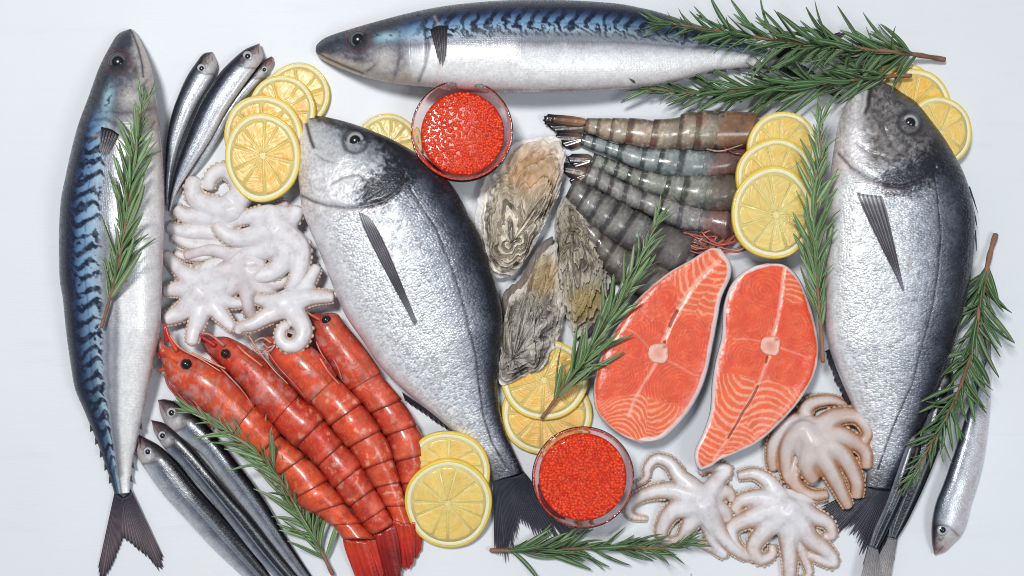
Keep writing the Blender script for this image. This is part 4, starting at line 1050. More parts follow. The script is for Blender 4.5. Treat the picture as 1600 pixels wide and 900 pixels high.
prawn('tiger_prawn', 'dusky grey-brown prawn, fifth of the row, with red legs along its side', TG,
    [(1096, 384), (1062, 366), (1032, 352), (1000, 338), (962, 318), (925, 298), (896, 282)],
    [(1066, 428), (1034, 412), (992, 392), (950, 366), (915, 336), (886, 302)],
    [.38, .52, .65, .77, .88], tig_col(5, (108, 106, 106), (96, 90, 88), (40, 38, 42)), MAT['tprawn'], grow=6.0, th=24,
    legs=[([(966, 330, 34), (980, 338, 34), (996, 352, 30)], 2.4, 1.4, (166, 70, 50)), ([(956, 322, 32), (974, 336, 34), (986, 350, 32)], 2.4, 1.4, (150, 60, 46)), ([(980, 336, 34), (1000, 344, 34), (1014, 358, 34)], 2.2, 1.4, (160, 66, 50)), ([(992, 342, 36), (1010, 348, 36), (1030, 362, 36)], 2.2, 1.4, (150, 64, 52)), ([(940, 312, 28), (956, 322, 32), (966, 338, 32)], 2.2, 1.4, (150, 62, 50))])
prawn('tiger_prawn', 'shaded grey prawn lying lowest, half under the rosemary and the left salmon steak', TG,
    [(1062, 428), (1022, 412), (985, 394), (952, 374), (927, 350), (906, 330)],
    [(1040, 466), (1000, 458), (965, 436), (944, 408), (922, 376), (896, 346)],
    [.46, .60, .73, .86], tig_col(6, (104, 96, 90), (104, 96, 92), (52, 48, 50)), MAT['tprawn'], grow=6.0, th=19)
# ------------------------------------------------------------------ oysters
def oyster(label, outline, umbo, hgt, zb, cols, seed, lower_shift, lower_col, pull=.42, tilt=(0, 0), warm=None, radial=False, nl=7.0, fold=7.0, bright=1.12):
    K, NR = 300, 120
    o = closed_resample(outline, K)
    cen = o.mean(0); c0 = np.array(umbo) + (cen - np.array(umbo)) * pull
    an = np.linspace(0, 2 * np.pi, K, endpoint=False)
    ca, sa = np.cos(an), np.sin(an)
    jit = (fbm(ca * 5 + seed, sa * 5 + 2) - .5) * .12 + (fbm(ca * 15 + seed, sa * 15) - .5) * .07
    o2 = c0 + (o - c0) * (1 + jit)[:, None]
    r = np.linspace(0, 1, NR) ** .85
    rr = r[:, None] + 0 * an[None]
    x = c0[0] + (o2[None, :, 0] - c0[0]) * rr; y = c0[1] + (o2[None, :, 1] - c0[1]) * rr
    n1 = fbm(ca[None] * 1.7 + 9 + 1.2 * rr + seed, sa[None] * 1.7 + 1.2 * rr, 3)
    n2 = fbm(ca[None] * 6 + seed, sa[None] * 6 + 1.5 * rr, 3)
    ph = rr * nl + 2.2 * (n1 - .5) * 2 + .55 * (n2 - .5)
    saw = ph - np.floor(ph)
    ph2 = ph * 4.0 + 1.2 * (n2 - .5); saw2 = ph2 - np.floor(ph2)
    lay = _perm[(np.floor(ph).astype(int) * 5 + int(seed)) & 255, 9]            # every layer has its own thickness
    ridge = np.abs(np.sin(an[None] * 4.5 + 2.5 * n1 + seed)) ** .7               # lengthwise folds
    dome = (1 - rr ** 2.3)
    z = zb + 7 + hgt * dome + (3 + 9 * lay) * saw ** 2.2 * (.3 + rr) + 1.1 * saw2 ** 1.5 + fold * ridge * rr * (1 - rr ** 8) + 9 * (fbm(x / 24 + seed, y / 24, 2) - .5) + .9 * (fbm(x / 4, y / 4 + seed) - .5)
    z += tilt[0] * (x - cen[0]) + tilt[1] * (y - cen[1])
    z = np.maximum(z, zb + 2)
    # undercut rim so that the valve has thickness
    rim = np.stack([x[-1] * .985 + c0[0] * .015, y[-1] * .985 + c0[1] * .015], -1)
    xx = np.vstack([x, rim[:, 0][None]]); yy = np.vstack([y, rim[:, 1][None]]); zz = np.vstack([z, (z[-1] - 4)[None]])
    V = P(xx, yy, zz).reshape(-1, 3)
    ph3 = np.vstack([ph, ph[-1:]]).ravel(); sw = ph3 - np.floor(ph3); s2 = np.vstack([saw2, saw2[-1:]]).ravel()
    X, Y = xx.ravel(), yy.ravel()
    lv = _perm[(np.floor(ph3).astype(int) * 7 + int(seed * 3)) & 255, 3]
    w = fbm(X / 16 + seed, Y / 16, 3); w2 = fbm(X / 5, Y / 5 + seed, 3); w3 = fbm(X / 28 + 2 * seed, Y / 28)
    rg = np.vstack([ridge, ridge[-1:]]).ravel(); rf = np.vstack([rr, rr[-1:]]).ravel(); aa = np.tile(an, NR + 1); nn2 = np.vstack([n2, n2[-1:]]).ravel()
    c = ramp(.45 * lv + .55 * w + .15 * (w2 - .5), [(0.15, cols[0]), (.38, cols[1]), (.55, cols[2]), (.75, cols[3])])
    st = fbm(ph3 * 1.6 + seed, nn2 * 4, 3)
    c = mixc(c, (224, 218, 208), ss(.52, .68, st) * .55)
    c = mixc(c, (66, 58, 56), ss(.44, .30, st) * .5)
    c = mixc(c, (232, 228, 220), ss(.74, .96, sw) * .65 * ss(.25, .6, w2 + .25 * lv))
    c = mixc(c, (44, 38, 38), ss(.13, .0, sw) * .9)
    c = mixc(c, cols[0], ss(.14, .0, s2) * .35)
    if radial:
        c = mixc(c, (40, 35, 36), ss(.30, .06, rg + .2 * (w2 - .5)) * .75 * ss(.1, .4, rf)); c = mixc(c, (214, 206, 196), ss(.86, .99, rg) * .5)
    c = mixc(c, (148, 146, 108), ss(.55, .72, w3) * .20)
    c = mixc(c, (236, 232, 226), ss(.80, .95, rf + .20 * (w2 - .5)) * .8)
    c = np.clip(c * bright, 0, .86)
    if warm is not None:
        c = mixc(c, warm[2], np.exp(-(np.hypot(X - warm[0], Y - warm[1]) / warm[3]) ** 4) * (.35 + .6 * w2))
    root = thing('oyster', label, 'oyster', P(cen[0], cen[1], zb), 'closed oysters')
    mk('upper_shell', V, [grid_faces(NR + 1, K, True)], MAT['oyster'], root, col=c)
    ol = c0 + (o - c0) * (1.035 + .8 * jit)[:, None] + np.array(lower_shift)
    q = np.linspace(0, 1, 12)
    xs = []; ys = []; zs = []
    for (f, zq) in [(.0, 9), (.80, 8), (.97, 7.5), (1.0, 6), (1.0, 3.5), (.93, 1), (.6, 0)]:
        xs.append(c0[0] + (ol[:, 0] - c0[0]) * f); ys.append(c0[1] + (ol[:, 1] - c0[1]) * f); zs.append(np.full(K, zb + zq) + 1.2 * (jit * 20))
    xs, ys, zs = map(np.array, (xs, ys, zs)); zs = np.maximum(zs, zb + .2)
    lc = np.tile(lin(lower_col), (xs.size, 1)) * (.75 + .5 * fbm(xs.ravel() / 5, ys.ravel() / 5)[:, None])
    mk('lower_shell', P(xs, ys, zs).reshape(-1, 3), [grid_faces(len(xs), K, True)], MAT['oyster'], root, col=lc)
    return root
OC = [(62, 54, 52), (124, 112, 100), (176, 162, 142), (208, 198, 180)]
oyster('oyster lying at the back right, yellowish ridged shell with dark frilled edge',
    [(888, 302), (906, 310), (924, 332), (940, 360), (952, 392), (956, 425), (952, 455), (944, 480), (928, 502), (910, 524), (894, 521), (882, 490), (873, 440), (866, 390), (867, 345), (876, 312)],
    (888, 310), 26, 0, [(58, 52, 46), (120, 112, 98), (170, 160, 136), (210, 202, 182)], 2.2, (7, -2), (70, 62, 72), .5, warm=(920, 478, (166, 140, 74), 34), bright=.70)
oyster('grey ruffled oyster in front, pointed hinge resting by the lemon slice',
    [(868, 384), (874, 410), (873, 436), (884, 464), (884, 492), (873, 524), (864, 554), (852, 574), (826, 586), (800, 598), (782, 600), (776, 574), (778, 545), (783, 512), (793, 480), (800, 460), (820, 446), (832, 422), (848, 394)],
    (788, 588), 26, 10, [(50, 46, 48), (112, 106, 106), (164, 156, 150), (214, 208, 200)], 5.1, (-9, -4), (112, 102, 96), .30, warm=(850, 430, (180, 150, 96), 34), radial=True, bright=.88)  # lower shell darkened and shifted to imitate shade in the gap at left
oyster('large tan oyster beside the upper caviar bowl with a white rim',
    [(850, 218), (872, 221), (883, 230), (883, 252), (877, 280), (874, 302), (862, 326), (852, 350), (838, 378), (822, 404), (808, 424), (790, 432), (772, 426), (760, 404), (754, 372), (752, 340), (758, 305), (772, 270), (795, 242), (822, 224)],
    (788, 420), 32, 12, [(72, 62, 58), (146, 132, 116), (192, 178, 158), (222, 212, 196)], 8.3, (-9, 1), (232, 230, 232), .40, warm=(830, 262, (204, 160, 116), 46))

# ------------------------------------------------------------------ salmon steaks
def steak(label, A, B, bone, seam, slits, zones, seed, th=27, zb=0, rims=(3, 3)):
    lf = Loft(A, B, [(0, th * .8), (.04, th), (.96, th), (1, th * .8)], N=330, K=330, nexp=9, zbase=zb, zc=[(0, th), (1, th)], top_share=.86,
              disp=lambda x, y, t, s: -3.5 * sum(np.exp(-(segd(x, y, q) / 1.5) ** 2) for q in slits) + 1.5 * (fbm(x / 20 + seed, y / 20) - .5) - 1.0 * np.exp(-(segd(x, y, seam[0]) / 4) ** 2))
    root = thing('salmon_steak', label, 'salmon', base_loc(lf), 'salmon steaks')
    x, y, s = lf.xx, lf.yy, lf.ssv
    wx = 7 * (fbm(x / 26 + seed, y / 26) - .5) + 3.0 * (fbm(x / 9, y / 9 + seed) - .5); wy = 7 * (fbm(x / 26, y / 26 + 5 + seed) - .5) + 3.0 * (fbm(x / 9 + 3, y / 9) - .5)
    xw, yw = x + wx, y + wy
    phi = []; lines = []
    for zo in zones:
        if zo[0] == 'c':      # onion rings round a centre
            _, cx, cy, ang, ra, rb, sp = zo
            ca, sa = math.cos(R(ang)), math.sin(R(ang))
            u = ((xw - cx) * ca + (yw - cy) * sa) / ra; v = (-(xw - cx) * sa + (yw - cy) * ca) / rb
            d = np.hypot(u, v); phi.append(d); lines.append(d * min(ra, rb) / sp)
        else:                 # bowed stripes across a flap
            _, cx, cy, ang, ra, rb, sp, bow = zo
            ca, sa = math.cos(R(ang)), math.sin(R(ang))
            u = (xw - cx) * ca + (yw - cy) * sa; v = -(xw - cx) * sa + (yw - cy) * ca
            d = np.hypot(u / ra, v / rb); phi.append(d); lines.append((u + bow * v * v / 40) / (sp * 1.25))
    phi = np.array(phi); lines = np.array(lines)
    k = phi.argmin(0); srt = np.sort(phi, 0)
    L = np.take_along_axis(lines, k[None], 0)[0]
    fr = np.abs(L - np.round(L))
    wts = np.exp(-9 * phi); wts /= wts.sum(0)
    isf = (wts * np.array([1.0 if zo[0] != 'c' else 0.0 for zo in zones])[:, None]).sum(0)
    w = fbm(x / 12 + seed, y / 12); w2 = fbm(x / 2.6, y / 2.6 + seed); w4 = fbm(x / 34 + 3 * seed, y / 34)
    L = L + .9 * (fbm(x / 30 + 7, y / 30 + seed) - .5) * isf; fr = np.abs(L - np.round(L))
    thick = .005 + .03 * w4 + (.02 + .13 * w4) * isf
    ln = ss(thick + .15, thick, fr)
    fib = fbm(x / 1.6 + 9, y / 1.6)
    c = ramp(.5 + .6 * (w - .5) + .12 * (w2 - .5), [(.2, (220, 62, 22)), (.5, (229, 78, 32)), (.8, (237, 98, 46))])
    c = mixc(c, (240, 116, 64), isf * .5)
    c = mixc(c, (242, 140, 104), ss(.62, .80, fib) * .18)
    c = mixc(c, (250, 186, 156), ln * np.clip((.07 + .17 * ss(.35, .7, w4) + .60 * isf) * (.45 + .9 * (w2 - .2)), 0, .9))
    c = mixc(c, (244, 170, 146), ss(.045, .0, srt[1] - srt[0]) * .35 * (.3 + w))
    for q, wd, a in [(seam[0], 2.2, .62)] + [(seam[1], 2.4, .6)] + [(q, 1.5, .3) for q in seam[2:]]:
        d = segd(x + wx * .25, y + wy * .25, q)
        c = mixc(c, (246, 196, 178), np.exp(-(d / wd) ** 2) * a * (.5 + w))
    for q in slits: c = mixc(c, (130, 28, 22), np.exp(-(segd(x, y, q) / 1.4) ** 2) * .85)
    # skin and fat rim
    ed = np.minimum(segd(x, y, resample(A, 60)), segd(x, y, resample(B, 60)))
    sides = np.r_[(lf.zz < .80).ravel(), True, True]
    c = mixc(c, (240, 206, 192), ss(5.0, 2.0, ed + 4 * (w - .5)) * .6)
    for line, wd in zip((A, B), rims):
        dd = segd(x, y, resample(line, 60)); c = mixc(c, (232, 220, 222), ss(wd + 1.5, wd - 1.5, dd + 3 * (w - .5)) * .85)
    skin = np.r_[(lf.zz < .80).ravel(), True, True]
    c[skin] = lin((176, 176, 186)) * (.6 + .8 * fbm(x[skin] / 6, y[skin] / 6)[:, None])
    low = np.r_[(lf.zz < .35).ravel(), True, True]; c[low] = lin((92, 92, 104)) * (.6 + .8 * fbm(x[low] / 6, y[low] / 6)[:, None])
    mk('flesh', lf.Vw, lf.F, MAT['salmon'], root, col=c)
    # the cut backbone
    zt = 2 * th + zb + 1.2; kk = 40
    an = np.linspace(0, 2 * np.pi, kk, endpoint=False)
    br = bone[2] * (1 + .06 * np.cos(4 * an + seed) + .05 * np.cos(3 * an + seed) + .10 * (fbm(np.cos(an) * 3 + seed, np.sin(an) * 3) - .5))
    rows = []; bc = []
    for f, dz in [(0.001, .5), (.2, .45), (.4, .6), (.6, .7), (.78, 1.0), (.92, 1.3), (1.0, .7), (1.04, -4)]:
        bx, by = bone[0] + br * f * np.cos(an), bone[1] + br * f * np.sin(an)
        rows.append(P(bx, by, zt + dz)); nz = fbm(bx / 3 + seed, by / 3)
        cc = ramp(np.full(kk, f) + .35 * (nz - .5), [(0, (222, 150, 134)), (.45, (232, 168, 152)), (.75, (240, 196, 182)), (1, (228, 150, 128))])
        cc = mixc(cc, (120, 30, 28), np.exp(-(np.hypot(bx - bone[0] - bone[2] * .55, by - bone[1] + bone[2] * .6) / 2.6) ** 2) * .8)
        bc.append(cc)
    mk('backbone', np.vstack(rows), [grid_faces(len(rows), kk, True)], MAT['salmon'], root, col=np.vstack(bc))
    return root
steak('salmon steak on the left, cut tip pointing up at the prawns',
    [(1122, 388), (1109, 388), (1077, 407), (1045, 425), (1017, 447), (988, 476), (963, 512), (942, 547), (931, 583), (927, 611), (931, 640), (949, 664), (974, 682), (997, 691)],
    [(1126, 389), (1136, 401), (1142, 412), (1142, 432), (1128, 465), (1122, 497), (1114, 540), (1106, 579), (1095, 611), (1077, 643), (1052, 672), (1031, 687), (1002, 692)],
    (1029, 552, 16.5), [[(1029, 552), (1038, 530), (1052, 497), (1066, 474), (1077, 455), (1100, 428), (1123, 408)], [(1029, 560), (1017, 582), (1004, 602), (992, 624), (982, 650)],
      [(1040, 562), (1062, 574), (1084, 586), (1098, 588)], [(1018, 548), (992, 520), (975, 512)]],
    [[(1058, 486), (1050, 500), (1046, 510)], [(1038, 534), (1036, 540)]],
    [('c', 990, 520, -50, 34, 26, 4.2), ('c', 1078, 535, 100, 36, 24, 4.2), ('c', 965, 585, 70, 28, 26, 4.6), ('c', 1058, 606, 40, 30, 30, 5.2), ('c', 1035, 470, -40, 34, 20, 6.5),
     ('s', 1090, 440, -48, 46, 30, 11, -.9), ('s', 1040, 655, 60, 26, 30, 7.5, .8), ('s', 985, 650, 115, 22, 28, 6.5, -.8), ('s', 1108, 470, -70, 26, 16, 9, -.6)], 3.0, rims=(2, 7))
steak('salmon steak on the right, pale cut tip pointing down at the octopuses',
    [(1198, 411), (1175, 417), (1158, 427), (1141, 446), (1130, 479), (1127, 525), (1118, 562), (1112, 600), (1109, 642), (1098, 676), (1086, 702), (1086, 722), (1093, 733)],
    [(1202, 411), (1226, 414), (1248, 434), (1267, 479), (1278, 525), (1279, 562), (1270, 593), (1249, 627), (1219, 661), (1185, 691), (1151, 708), (1126, 718), (1112, 728), (1097, 734)],
    (1204, 540, 16.0), [[(1204, 536), (1210, 515), (1215, 494), (1219, 468), (1222, 442), (1225, 420)], [(1203, 556), (1198, 566), (1185, 602), (1162, 642), (1136, 687), (1116, 716)],
      [(1190, 533), (1168, 530), (1147, 530)], [(1220, 544), (1244, 552), (1266, 560)]],
    [[(1184, 604), (1174, 624), (1162, 642), (1150, 664), (1138, 684)], [(1199, 558), (1197, 566)]],
    [('c', 1176, 500, 80, 34, 26, 4.6), ('c', 1246, 510, 95, 32, 24, 4.6), ('c', 1170, 560, 20, 30, 24, 4.8), ('c', 1230, 575, -10, 30, 22, 5.0), ('c', 1195, 452, 0, 30, 26, 6.0),
     ('s', 1145, 640, 115, 46, 24, 10, .9), ('s', 1200, 640, 95, 40, 30, 9, -.6), ('s', 1112, 700, 110, 34, 20, 7.5, .5), ('s', 1245, 445, -70, 24, 20, 7, .5), ('s', 1150, 690, 100, 26, 22, 7, -.4)], 9.0, rims=(6, 4))

# ------------------------------------------------------------------ glass bowls of red roe
def bowl(label, cx, cy, roe_label, seed, fill=56):
    h = 78; rf = 65.3 + (fill - 50) * .275 - .9
    c = P(cx, cy, h); k = (H - h * S) / H; ctr = np.array([c[0], c[1], 0.0])
    prof = [(0, 1.2), (30, 1.2), (40, .4), (46, .3), (50, 2), (54, 8), (62, 26), (70, 50), (76, 70), (79, 76), (80, 79), (79, 81), (76.5, 80.5), (74, 77), (71.5, 70), (66, 50), (58, 28), (49, 14), (38, 9), (20, 7.5), (0, 7.2)]
    pr = np.array(prof, float); pr[:, 0] *= S * k; pr[:, 1] *= S; pr[0, 0] = pr[-1, 0] = 1e-6
    pr = np.vstack([catmull(pr, 5)])
    pr[:, 0] = np.maximum(pr[:, 0], 1e-6); pr[:, 1] = np.maximum(pr[:, 1], 0.00008)
    V, F = lathe(pr, 96, ctr)
    g = mk('glass_bowl', V, F, MAT['glass']); tag(g, label, 'bowl', 'glass bowls of red roe')
    r = np.random.default_rng(seed)
    # roe mass inside the bowl
    inner = [(0.0, 7.9), (20, 8.1), (37, 9.6), (48, 14.8), (57, 28.8), (65, 50.5), (rf, fill), (60, fill + .6), (40, fill + 1.2), (20, fill + 1.4), (0, fill + 1.5)]
    ip = np.array(inner, float); ip[:, 0] *= S * k; ip[:, 1] *= S; ip[0, 0] = ip[-1, 0] = 1e-6
    V, F = lathe(ip, 80, ctr); cc = np.tile(lin((222, 38, 18)), (len(V), 1))
    pts = []; rad = []; col = []
    sp = 4.5; n = int(72 / sp) + 1
    for i in range(-n, n + 1):
        for j in range(-n, n + 1):
            x = (i + .5 * (j % 2)) * sp + r.normal(0, 1.0); y = j * sp * .866 + r.normal(0, 1.0)
            if math.hypot(x, y) > rf - 2.6: continue
            q = 2.3 + .8 * r.random()
            pts.append(ctr + np.array([x * S * k, y * S * k, (fill + .9 + r.normal(0, .8)) * S])); rad.append(q * S); 
            col.append(lin((232, 54, 22)) * (.8 + .4 * r.random()) + lin((140, 70, 20)) * r.random() * .7)
    Vb, Fb = balls(pts, rad, ICO1); cb = np.repeat(np.array(col), len(ICO1[0]), 0)
    VV, FF = join([(V, F), (Vb, Fb)])
    o = mk('red_roe', VV, FF, MAT['roe'], col=np.vstack([cc, cb])); tag(o, roe_label, 'caviar', 'red roe in the glass bowls', 'stuff')
bowl('round clear glass bowl of red roe at the top, below the horizontal mackerel', 722, 205, 'red roe grains filling the upper glass bowl', 3)
bowl('round clear glass bowl of red roe at the bottom, beside the sea bream tail', 911, 746, 'red roe grains filling the lower glass bowl', 4, 67)

# ------------------------------------------------------------------ lemon slices
def lemon(label, cx, cy, rx, ry, z, tilt=(0, 0), rot=0.0, seed=1, th=11, fleshc=(240, 200, 92), nseg=10, pithw=.09, off=(.05, .06)):
    r = np.random.default_rng(seed)
    k = (H - z * S) / H * S
    root = thing('lemon_slice', label, 'lemon', P(cx, cy, z), 'lemon slices', (tilt[0], tilt[1], 0))
    K = 120; an = np.linspace(0, 2 * np.pi, K, endpoint=False)
    wob = 1 + .010 * np.cos(3 * an + r.random() * 6) + .008 * np.cos(5 * an + r.random() * 6)
    def ring(prof):
        out = []
        for f, zz in prof:
            out.append(np.stack([rx * k * f * wob * np.cos(an), ry * k * f * wob * np.sin(an), np.full(K, zz * S)], -1))
        return np.vstack(out), [grid_faces(len(prof), K, True)]
    h = th / 2
    V, F = ring([(.945, h - .2), (.962, h + .05), (.985, h - .4), (1, h - 1.6), (1.003, 0), (.998, -h + 1.2), (.985, -h), (.945, -h)])
    mk('peel', V, F, MAT['peel'], root, world_coords=False)
    pi = .945 - pithw
    V, F = ring([(.0005, h - .25), (.3, h - .25), (pi + .005, h - .25), (pi + .006, h - 3)])
    mk('membrane', V, F, MAT['membrane'], root, world_coords=False)
    V, F = ring([(pi, h - 3), (pi + .001, h - .5), (pi + .03, h - .1), (.93, h + .05), (.946, h - .25), (.947, -h + .1), (.5, -h + .1), (.0005, -h + .1)])
    mk('pith', V, F, MAT['pith'], root, world_coords=False)
    # juice segments
    cut = np.sort((np.arange(nseg) + r.normal(0, .13, nseg)) * 2 * np.pi / nseg + rot)
    cut = np.r_[cut, cut[0] + 2 * np.pi]
    ox, oy = off[0] * rx * k * r.normal(0, 1), off[1] * ry * k * r.normal(0, 1)
    for i in range(nseg):
        a0, a1 = cut[i] + .004, cut[i + 1] - .004
        nA, nR = 12, 14
        u = np.linspace(-1, 1, nA); rr = np.linspace(0, 1, nR)
        r0 = .05 + .02 * r.random(); r1 = pi - .012 + .012 * r.normal()
        am = (a0 + a1) / 2; ah = (a1 - a0) / 2
        Ug, Rg = np.meshgrid(u, rr, indexing='ij')
        rad = r0 + (r1 - r0) * Rg
        shrink = np.clip(1 - .0075 / np.maximum(rad * ah, .02), .4, 1) * (1 - .05 * ss(.9, 1, Rg))
        rad = rad - .03 * (r1 - r0) * np.abs(Ug) ** 4 * ss(.6, 1, Rg)
        th_ = am + ah * Ug * shrink
        X = ox * (1 - Rg) + rx * k * rad * np.cos(th_); Y = oy * (1 - Rg) + ry * k * rad * np.sin(th_)
        edge = np.minimum(1 - np.abs(Ug), np.minimum(Rg * 3, (1 - Rg) * 3)); Z = (h - .45 + .75 * ss(0, .12, edge) + .25 * r.normal(0, 1, Ug.shape) * ss(0, .3, edge)) * S
        top = np.stack([X, Y, Z], -1).reshape(-1, 3); bot = top.copy(); bot[:, 2] = (h - 2.6) * S
        m = nA * nR; g = grid_faces(nA, nR)
        bd = np.r_[np.arange(nR), np.arange(1, nA) * nR + nR - 1, (nA - 1) * nR + np.arange(nR - 2, -1, -1), np.arange(nA - 2, 0, -1) * nR]; b2 = np.roll(bd, -1)
        Vt = np.vstack([top, bot]); Ft = [g[:, ::-1], np.stack([bd, b2, b2 + m, bd + m], -1)]
        uv = np.stack([(rad * rx).ravel() + 100 * i, (th_ * (rad * rx * .5 + 14)).ravel(), np.zeros(m)], -1); uv = np.vstack([uv, uv])
        c = np.tile(lin(fleshc), (m, 1)) * (.92 + .16 * r.random()); c = c + (lin((250, 232, 160)) - c) * (.35 * ss(.8, 1, Rg) + .12 * ss(.3, 0, Rg)).ravel()[:, None]
        mk('segment', Vt, Ft, MAT['flesh'], root, col=np.vstack([c, c]), attrs={'uvw': uv}, world_coords=False)
    Vb = np.array([[ox + rx * k * .055 * math.cos(a) * (1 + .3 * math.cos(5 * a)), oy + ry * k * .055 * math.sin(a) * (1 + .3 * math.cos(5 * a)), (h - .6) * S] for a in np.linspace(0, 2 * np.pi, 20, endpoint=False)] + [[ox, oy, (h + .1) * S]])
    mk('core', Vb, [np.array([[20, i, (i + 1) % 20] for i in range(20)])], MAT['pith'], root, world_coords=False)
    return root
FY = (240, 184, 74); FP = (244, 204, 110); FG = (230, 198, 100)
T = R
lemon('lemon slice at the back of the upper left stack, farthest from the octopus', 466, 149, 50, 50, 6, (0, 0), .2, 1, fleshc=FY, nseg=9)
lemon('lemon slice second from the back in the upper left stack', 441, 171, 53, 52, 16, (T(3), T(-3)), .5, 2, fleshc=FY, nseg=10)
lemon('lemon slice third from the back in the upper left stack', 412, 210, 62, 60, 28, (T(5), T(-2)), .1, 3, fleshc=FY, nseg=8)
lemon('big lemon slice at the front of the upper left stack, over the octopus', 411, 246, 59, 69, 42, (T(4), T(-2)), .35, 4, fleshc=(242, 188, 78), nseg=10)
lemon('lemon slice peeping out between the sea bream head and the upper bowl', 606, 228, 50, 50, 6, (0, 0), .2, 5, fleshc=FG, nseg=11)
lemon('lemon slice topmost of the three beside the tiger prawn heads', 1222, 230, 55, 55, 54, (T(3), T(2)), .2, 6, fleshc=FG, nseg=9)
lemon('lemon slice in the middle of the three beside the tiger prawn heads', 1211, 279, 62, 62, 64, (T(4), T(2)), .6, 7, fleshc=FG, nseg=10)
lemon('large lemon slice lowest of the three, above the right salmon steak', 1207, 333, 65, 72, 74, (T(3), T(2)), .0, 8, fleshc=(228, 204, 114), nseg=11)
lemon('lemon slice mostly hidden under the rosemary at the upper right corner', 1408, 152, 54, 54, 6, (0, 0), .3, 9, fleshc=FY, nseg=9)
lemon('lemon slice in the middle of the upper right three, behind the sea bream nose', 1426, 168, 60, 60, 17, (T(3), T(4)), .2, 10, fleshc=FY, nseg=10)
lemon('lemon slice rightmost of the upper right three, behind the sea bream eye', 1464, 207, 55, 55, 28, (T(5), T(6)), .4, 11, fleshc=FP, nseg=8)
lemon('lemon slice under the lower bowl rim, below another slice', 854, 646, 71, 66, 6, (0, 0), .1, 12, fleshc=FY, nseg=10)
lemon('lemon slice under the rosemary stem and oyster hinge', 851, 593, 69, 63, 17, (T(2), 0), .5, 13, fleshc=FY, nseg=9)
lemon('lemon slice at lower middle, partly covered by the slice in front', 700, 737, 66, 66, 30, (T(11), 0), .3, 14, fleshc=FP, nseg=10)
lemon('large full round lemon slice at the bottom, beside the red prawn tails', 701, 786, 68, 73, 27, (T(15), 0), .15, 15, fleshc=(244, 208, 114), nseg=11)

# ------------------------------------------------------------------ rosemary
def leaf_mesh(i, bend, width, side=0.0):
    n = 9; u = np.linspace(0, 1, n); w = width * np.sin(np.pi * np.clip(u * .93 + .05, 0, 1)) ** .55 * (1 - .25 * u)
    xs = []; 
    z = bend * u ** 2
    for sgn, zz in ((-1, -.25), (-.5, .15), (0, -.05), (.5, .15), (1, -.25)):
        xs.append(np.stack([u, sgn * w + side * u ** 2, z + zz * w * 1.2], -1))
    top = np.stack(xs, 1).reshape(-1, 3); bot = top.copy(); bot[:, 2] -= .35 * np.repeat(w, 5)
    m = n * 5; g = grid_faces(n, 5)
    bd = np.r_[np.arange(5), np.arange(1, n) * 5 + 4, (n - 1) * 5 + np.arange(3, -1, -1), np.arange(n - 2, 0, -1) * 5]; b2 = np.roll(bd, -1)
    me = mesh_of('leaf', np.vstack([top, bot]), [g[:, ::-1], g + m, np.stack([bd, b2, b2 + m, bd + m], -1)])
    uv = np.stack([np.repeat(u, 5), np.tile([-1, -.5, 0, .5, 1], n), np.zeros(m)], -1)
    set_attr(me, None, {'uvw': np.vstack([uv, uv])})
    return me
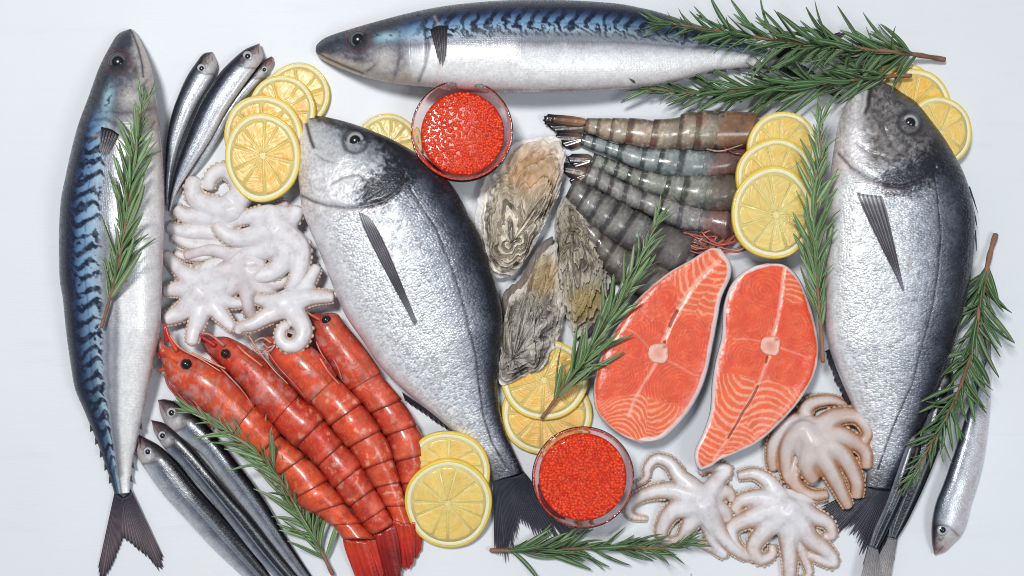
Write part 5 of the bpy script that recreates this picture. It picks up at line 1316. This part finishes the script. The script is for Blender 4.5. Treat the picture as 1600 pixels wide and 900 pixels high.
def sprig(label, pts, leaf_len, seed, mat='leaf', density=4.7, spread=(28, 62), base_bare=.06, stem_r=(3.6, 1.4), width=.052, flat=.45, tip_n=9, curv=.0, stem_mat='stem'):
    """pts = (x, y, z) of the stem in photo pixels, from the cut end to the growing tip"""
    r = np.random.default_rng(seed)
    p = resample(np.array(pts, float), 80)
    w = P(p[:, 0], p[:, 1], p[:, 2]); d = np.r_[0, np.cumsum(np.linalg.norm(np.diff(w, axis=0), axis=1))]
    root = thing('rosemary_sprig', label, 'rosemary', [w[:, 0].mean(), w[:, 1].mean(), w[:, 2].min()], 'rosemary sprigs')
    u = np.linspace(0, 1, 80); rad = (stem_r[0] + (stem_r[1] - stem_r[0]) * u) * S * (1 + .12 * np.sin(np.arange(80) * 1.1))
    V, F = tube(w, rad, 8); mk('stem', V, F, MAT[stem_mat], root)
    meshes = [leaf_mesh(i, b, width * q, sd) for i, (b, q, sd) in enumerate([(.0, 1, .12), (.14, 1.15, -.12), (-.14, .9, .2), (.26, 1, -.2), (-.24, 1.2, .05), (.05, .75, -.28), (.1, .9, .28), (.0, 1.1, 0)])]
    for me in meshes: me.materials.append(MAT[mat])
    t = np.gradient(w, axis=0); t /= np.linalg.norm(t, axis=1)[:, None]
    Ltot = d[-1] / S; q = base_bare * Ltot; node = 0
    def add(pos, tan, ang, phi, L):
        side = np.cross(tan, [0, 0, 1.0]); side /= np.linalg.norm(side); up = np.cross(side, tan)
        n_ = math.cos(phi) * side + math.sin(phi) * up
        ax = math.cos(ang) * tan + math.sin(ang) * n_
        ax /= np.linalg.norm(ax)
        nn = n_ - tan * .3
        face = np.array([0, 0, 1.0]) * .8 - nn * .0 + r.normal(0, .45, 3)
        yv = np.cross(face, ax); yv /= np.linalg.norm(yv); zv = np.cross(ax, yv)
        m = Matrix([[*(v)] for v in np.stack([ax, yv, zv], 1)]).to_4x4() @ Matrix.Diagonal((L * S, L * S, L * S, 1))
        m.translation = Vector(pos - OFF[root.name])
        o = bpy.data.objects.new('leaf', meshes[r.integers(len(meshes))]); o.parent = root; o.matrix_local = m
        COL.objects.link(o)
    while q < Ltot:
        f = q / Ltot; pos = np.array([np.interp(q * S, d, w[:, k]) for k in range(3)]); tan = np.array([np.interp(q * S, d, t[:, k]) for k in range(3)]); tan /= np.linalg.norm(tan)
        env = leaf_len * (.72 + .5 * math.sin(math.pi * min(1, f * .8 + .25))) * (1 - .45 * max(0, f - .8) / .2)
        n_l = 2 if r.random() < .55 else 3
        ph0 = node * math.pi / 2 * .9 + r.normal(0, .35)
        for kx in range(n_l):
            if r.random() < .10: continue
            phi = ph0 + kx * 2 * math.pi / n_l + r.normal(0, .25)
            ph = math.atan2(math.sin(phi) * flat + .12, math.cos(phi))
            ang = R(r.uniform(*spread)) * (1 - .35 * max(0, f - .75) / .25)
            add(pos, tan, ang, ph, env * r.uniform(.50, 1.18))
        q += density * r.uniform(.7, 1.3); node += 1
    for kx in range(tip_n):
        add(w[-2], t[-2], R(r.uniform(4, 28)), r.uniform(0, 6.28), leaf_len * r.uniform(.45, .85))
    return root
sprig('rosemary sprig lying on the left mackerel', [(158, 512, 96), (170, 472, 101), (184, 420, 104), (198, 335, 108), (208, 250, 108), (218, 190, 106), (222, 165, 104)], 64, 21, density=6.8, spread=(8, 34), base_bare=.13, stem_r=(2.6, 1.2), flat=.35)
sprig('upper rosemary sprig of the two at the top right, brown cut end outermost', [(1476, 93, 10), (1420, 84, 28), (1340, 76, 48), (1260, 69, 58), (1180, 58, 62), (1110, 47, 70), (1046, 36, 84)], 66, 22, 'leafd', density=6.2, spread=(20, 52), base_bare=.11, stem_r=(4.0, 1.6))
sprig('lower rosemary sprig of the two at the top right, above the tiger prawns', [(1424, 118, 40), (1380, 120, 46), (1310, 128, 42), (1220, 136, 34), (1140, 142, 30), (1070, 144, 30), (1012, 138, 36)], 64, 23, 'leafd', density=6.0, spread=(14, 42), base_bare=.10, stem_r=(3.0, 1.4))
sprig('upright rosemary sprig between the lemon slices and the right sea bream', [(1286, 566, 60), (1283, 520, 66), (1277, 450, 78), (1272, 380, 92), (1275, 300, 98), (1282, 240, 96), (1280, 196, 92)], 62, 24, density=7.2, spread=(7, 32), base_bare=.14, stem_r=(3.2, 1.4))
sprig('rosemary sprig at the right edge hanging over the sea bream back', [(1556, 366, 8), (1546, 400, 14), (1534, 460, 28), (1522, 530, 42), (1502, 600, 58), (1474, 660, 60), (1444, 712, 58), (1428, 742, 54)], 58, 25, 'leafd', density=5.9, spread=(16, 52), base_bare=.13, stem_r=(4.4, 1.6))
sprig('rosemary sprig in the middle between the oysters and the left salmon steak', [(846, 654, 26), (872, 618, 40), (904, 574, 52), (944, 510, 66), (976, 452, 68), (1004, 400, 66), (1024, 352, 60)], 64, 26, density=7.6, spread=(8, 38), base_bare=.10, stem_r=(2.6, 1.3))
sprig('rosemary sprig at lower left across the dark fish and red prawns', [(520, 898, 12), (500, 858, 16), (468, 800, 26), (428, 736, 44), (384, 692, 54), (340, 664, 58), (306, 644, 56)], 58, 27, density=7.9, spread=(12, 46), base_bare=.08, stem_r=(3.2, 1.4))
sprig('rosemary sprig along the bottom edge under the lower bowl', [(766, 860, 10), (800, 860, 10), (860, 860, 12), (930, 856, 14), (990, 856, 20), (1040, 856, 30), (1066, 848, 36)], 58, 28, 'leafd', density=6.4, spread=(8, 40), base_bare=.06, stem_r=(3.4, 1.4))
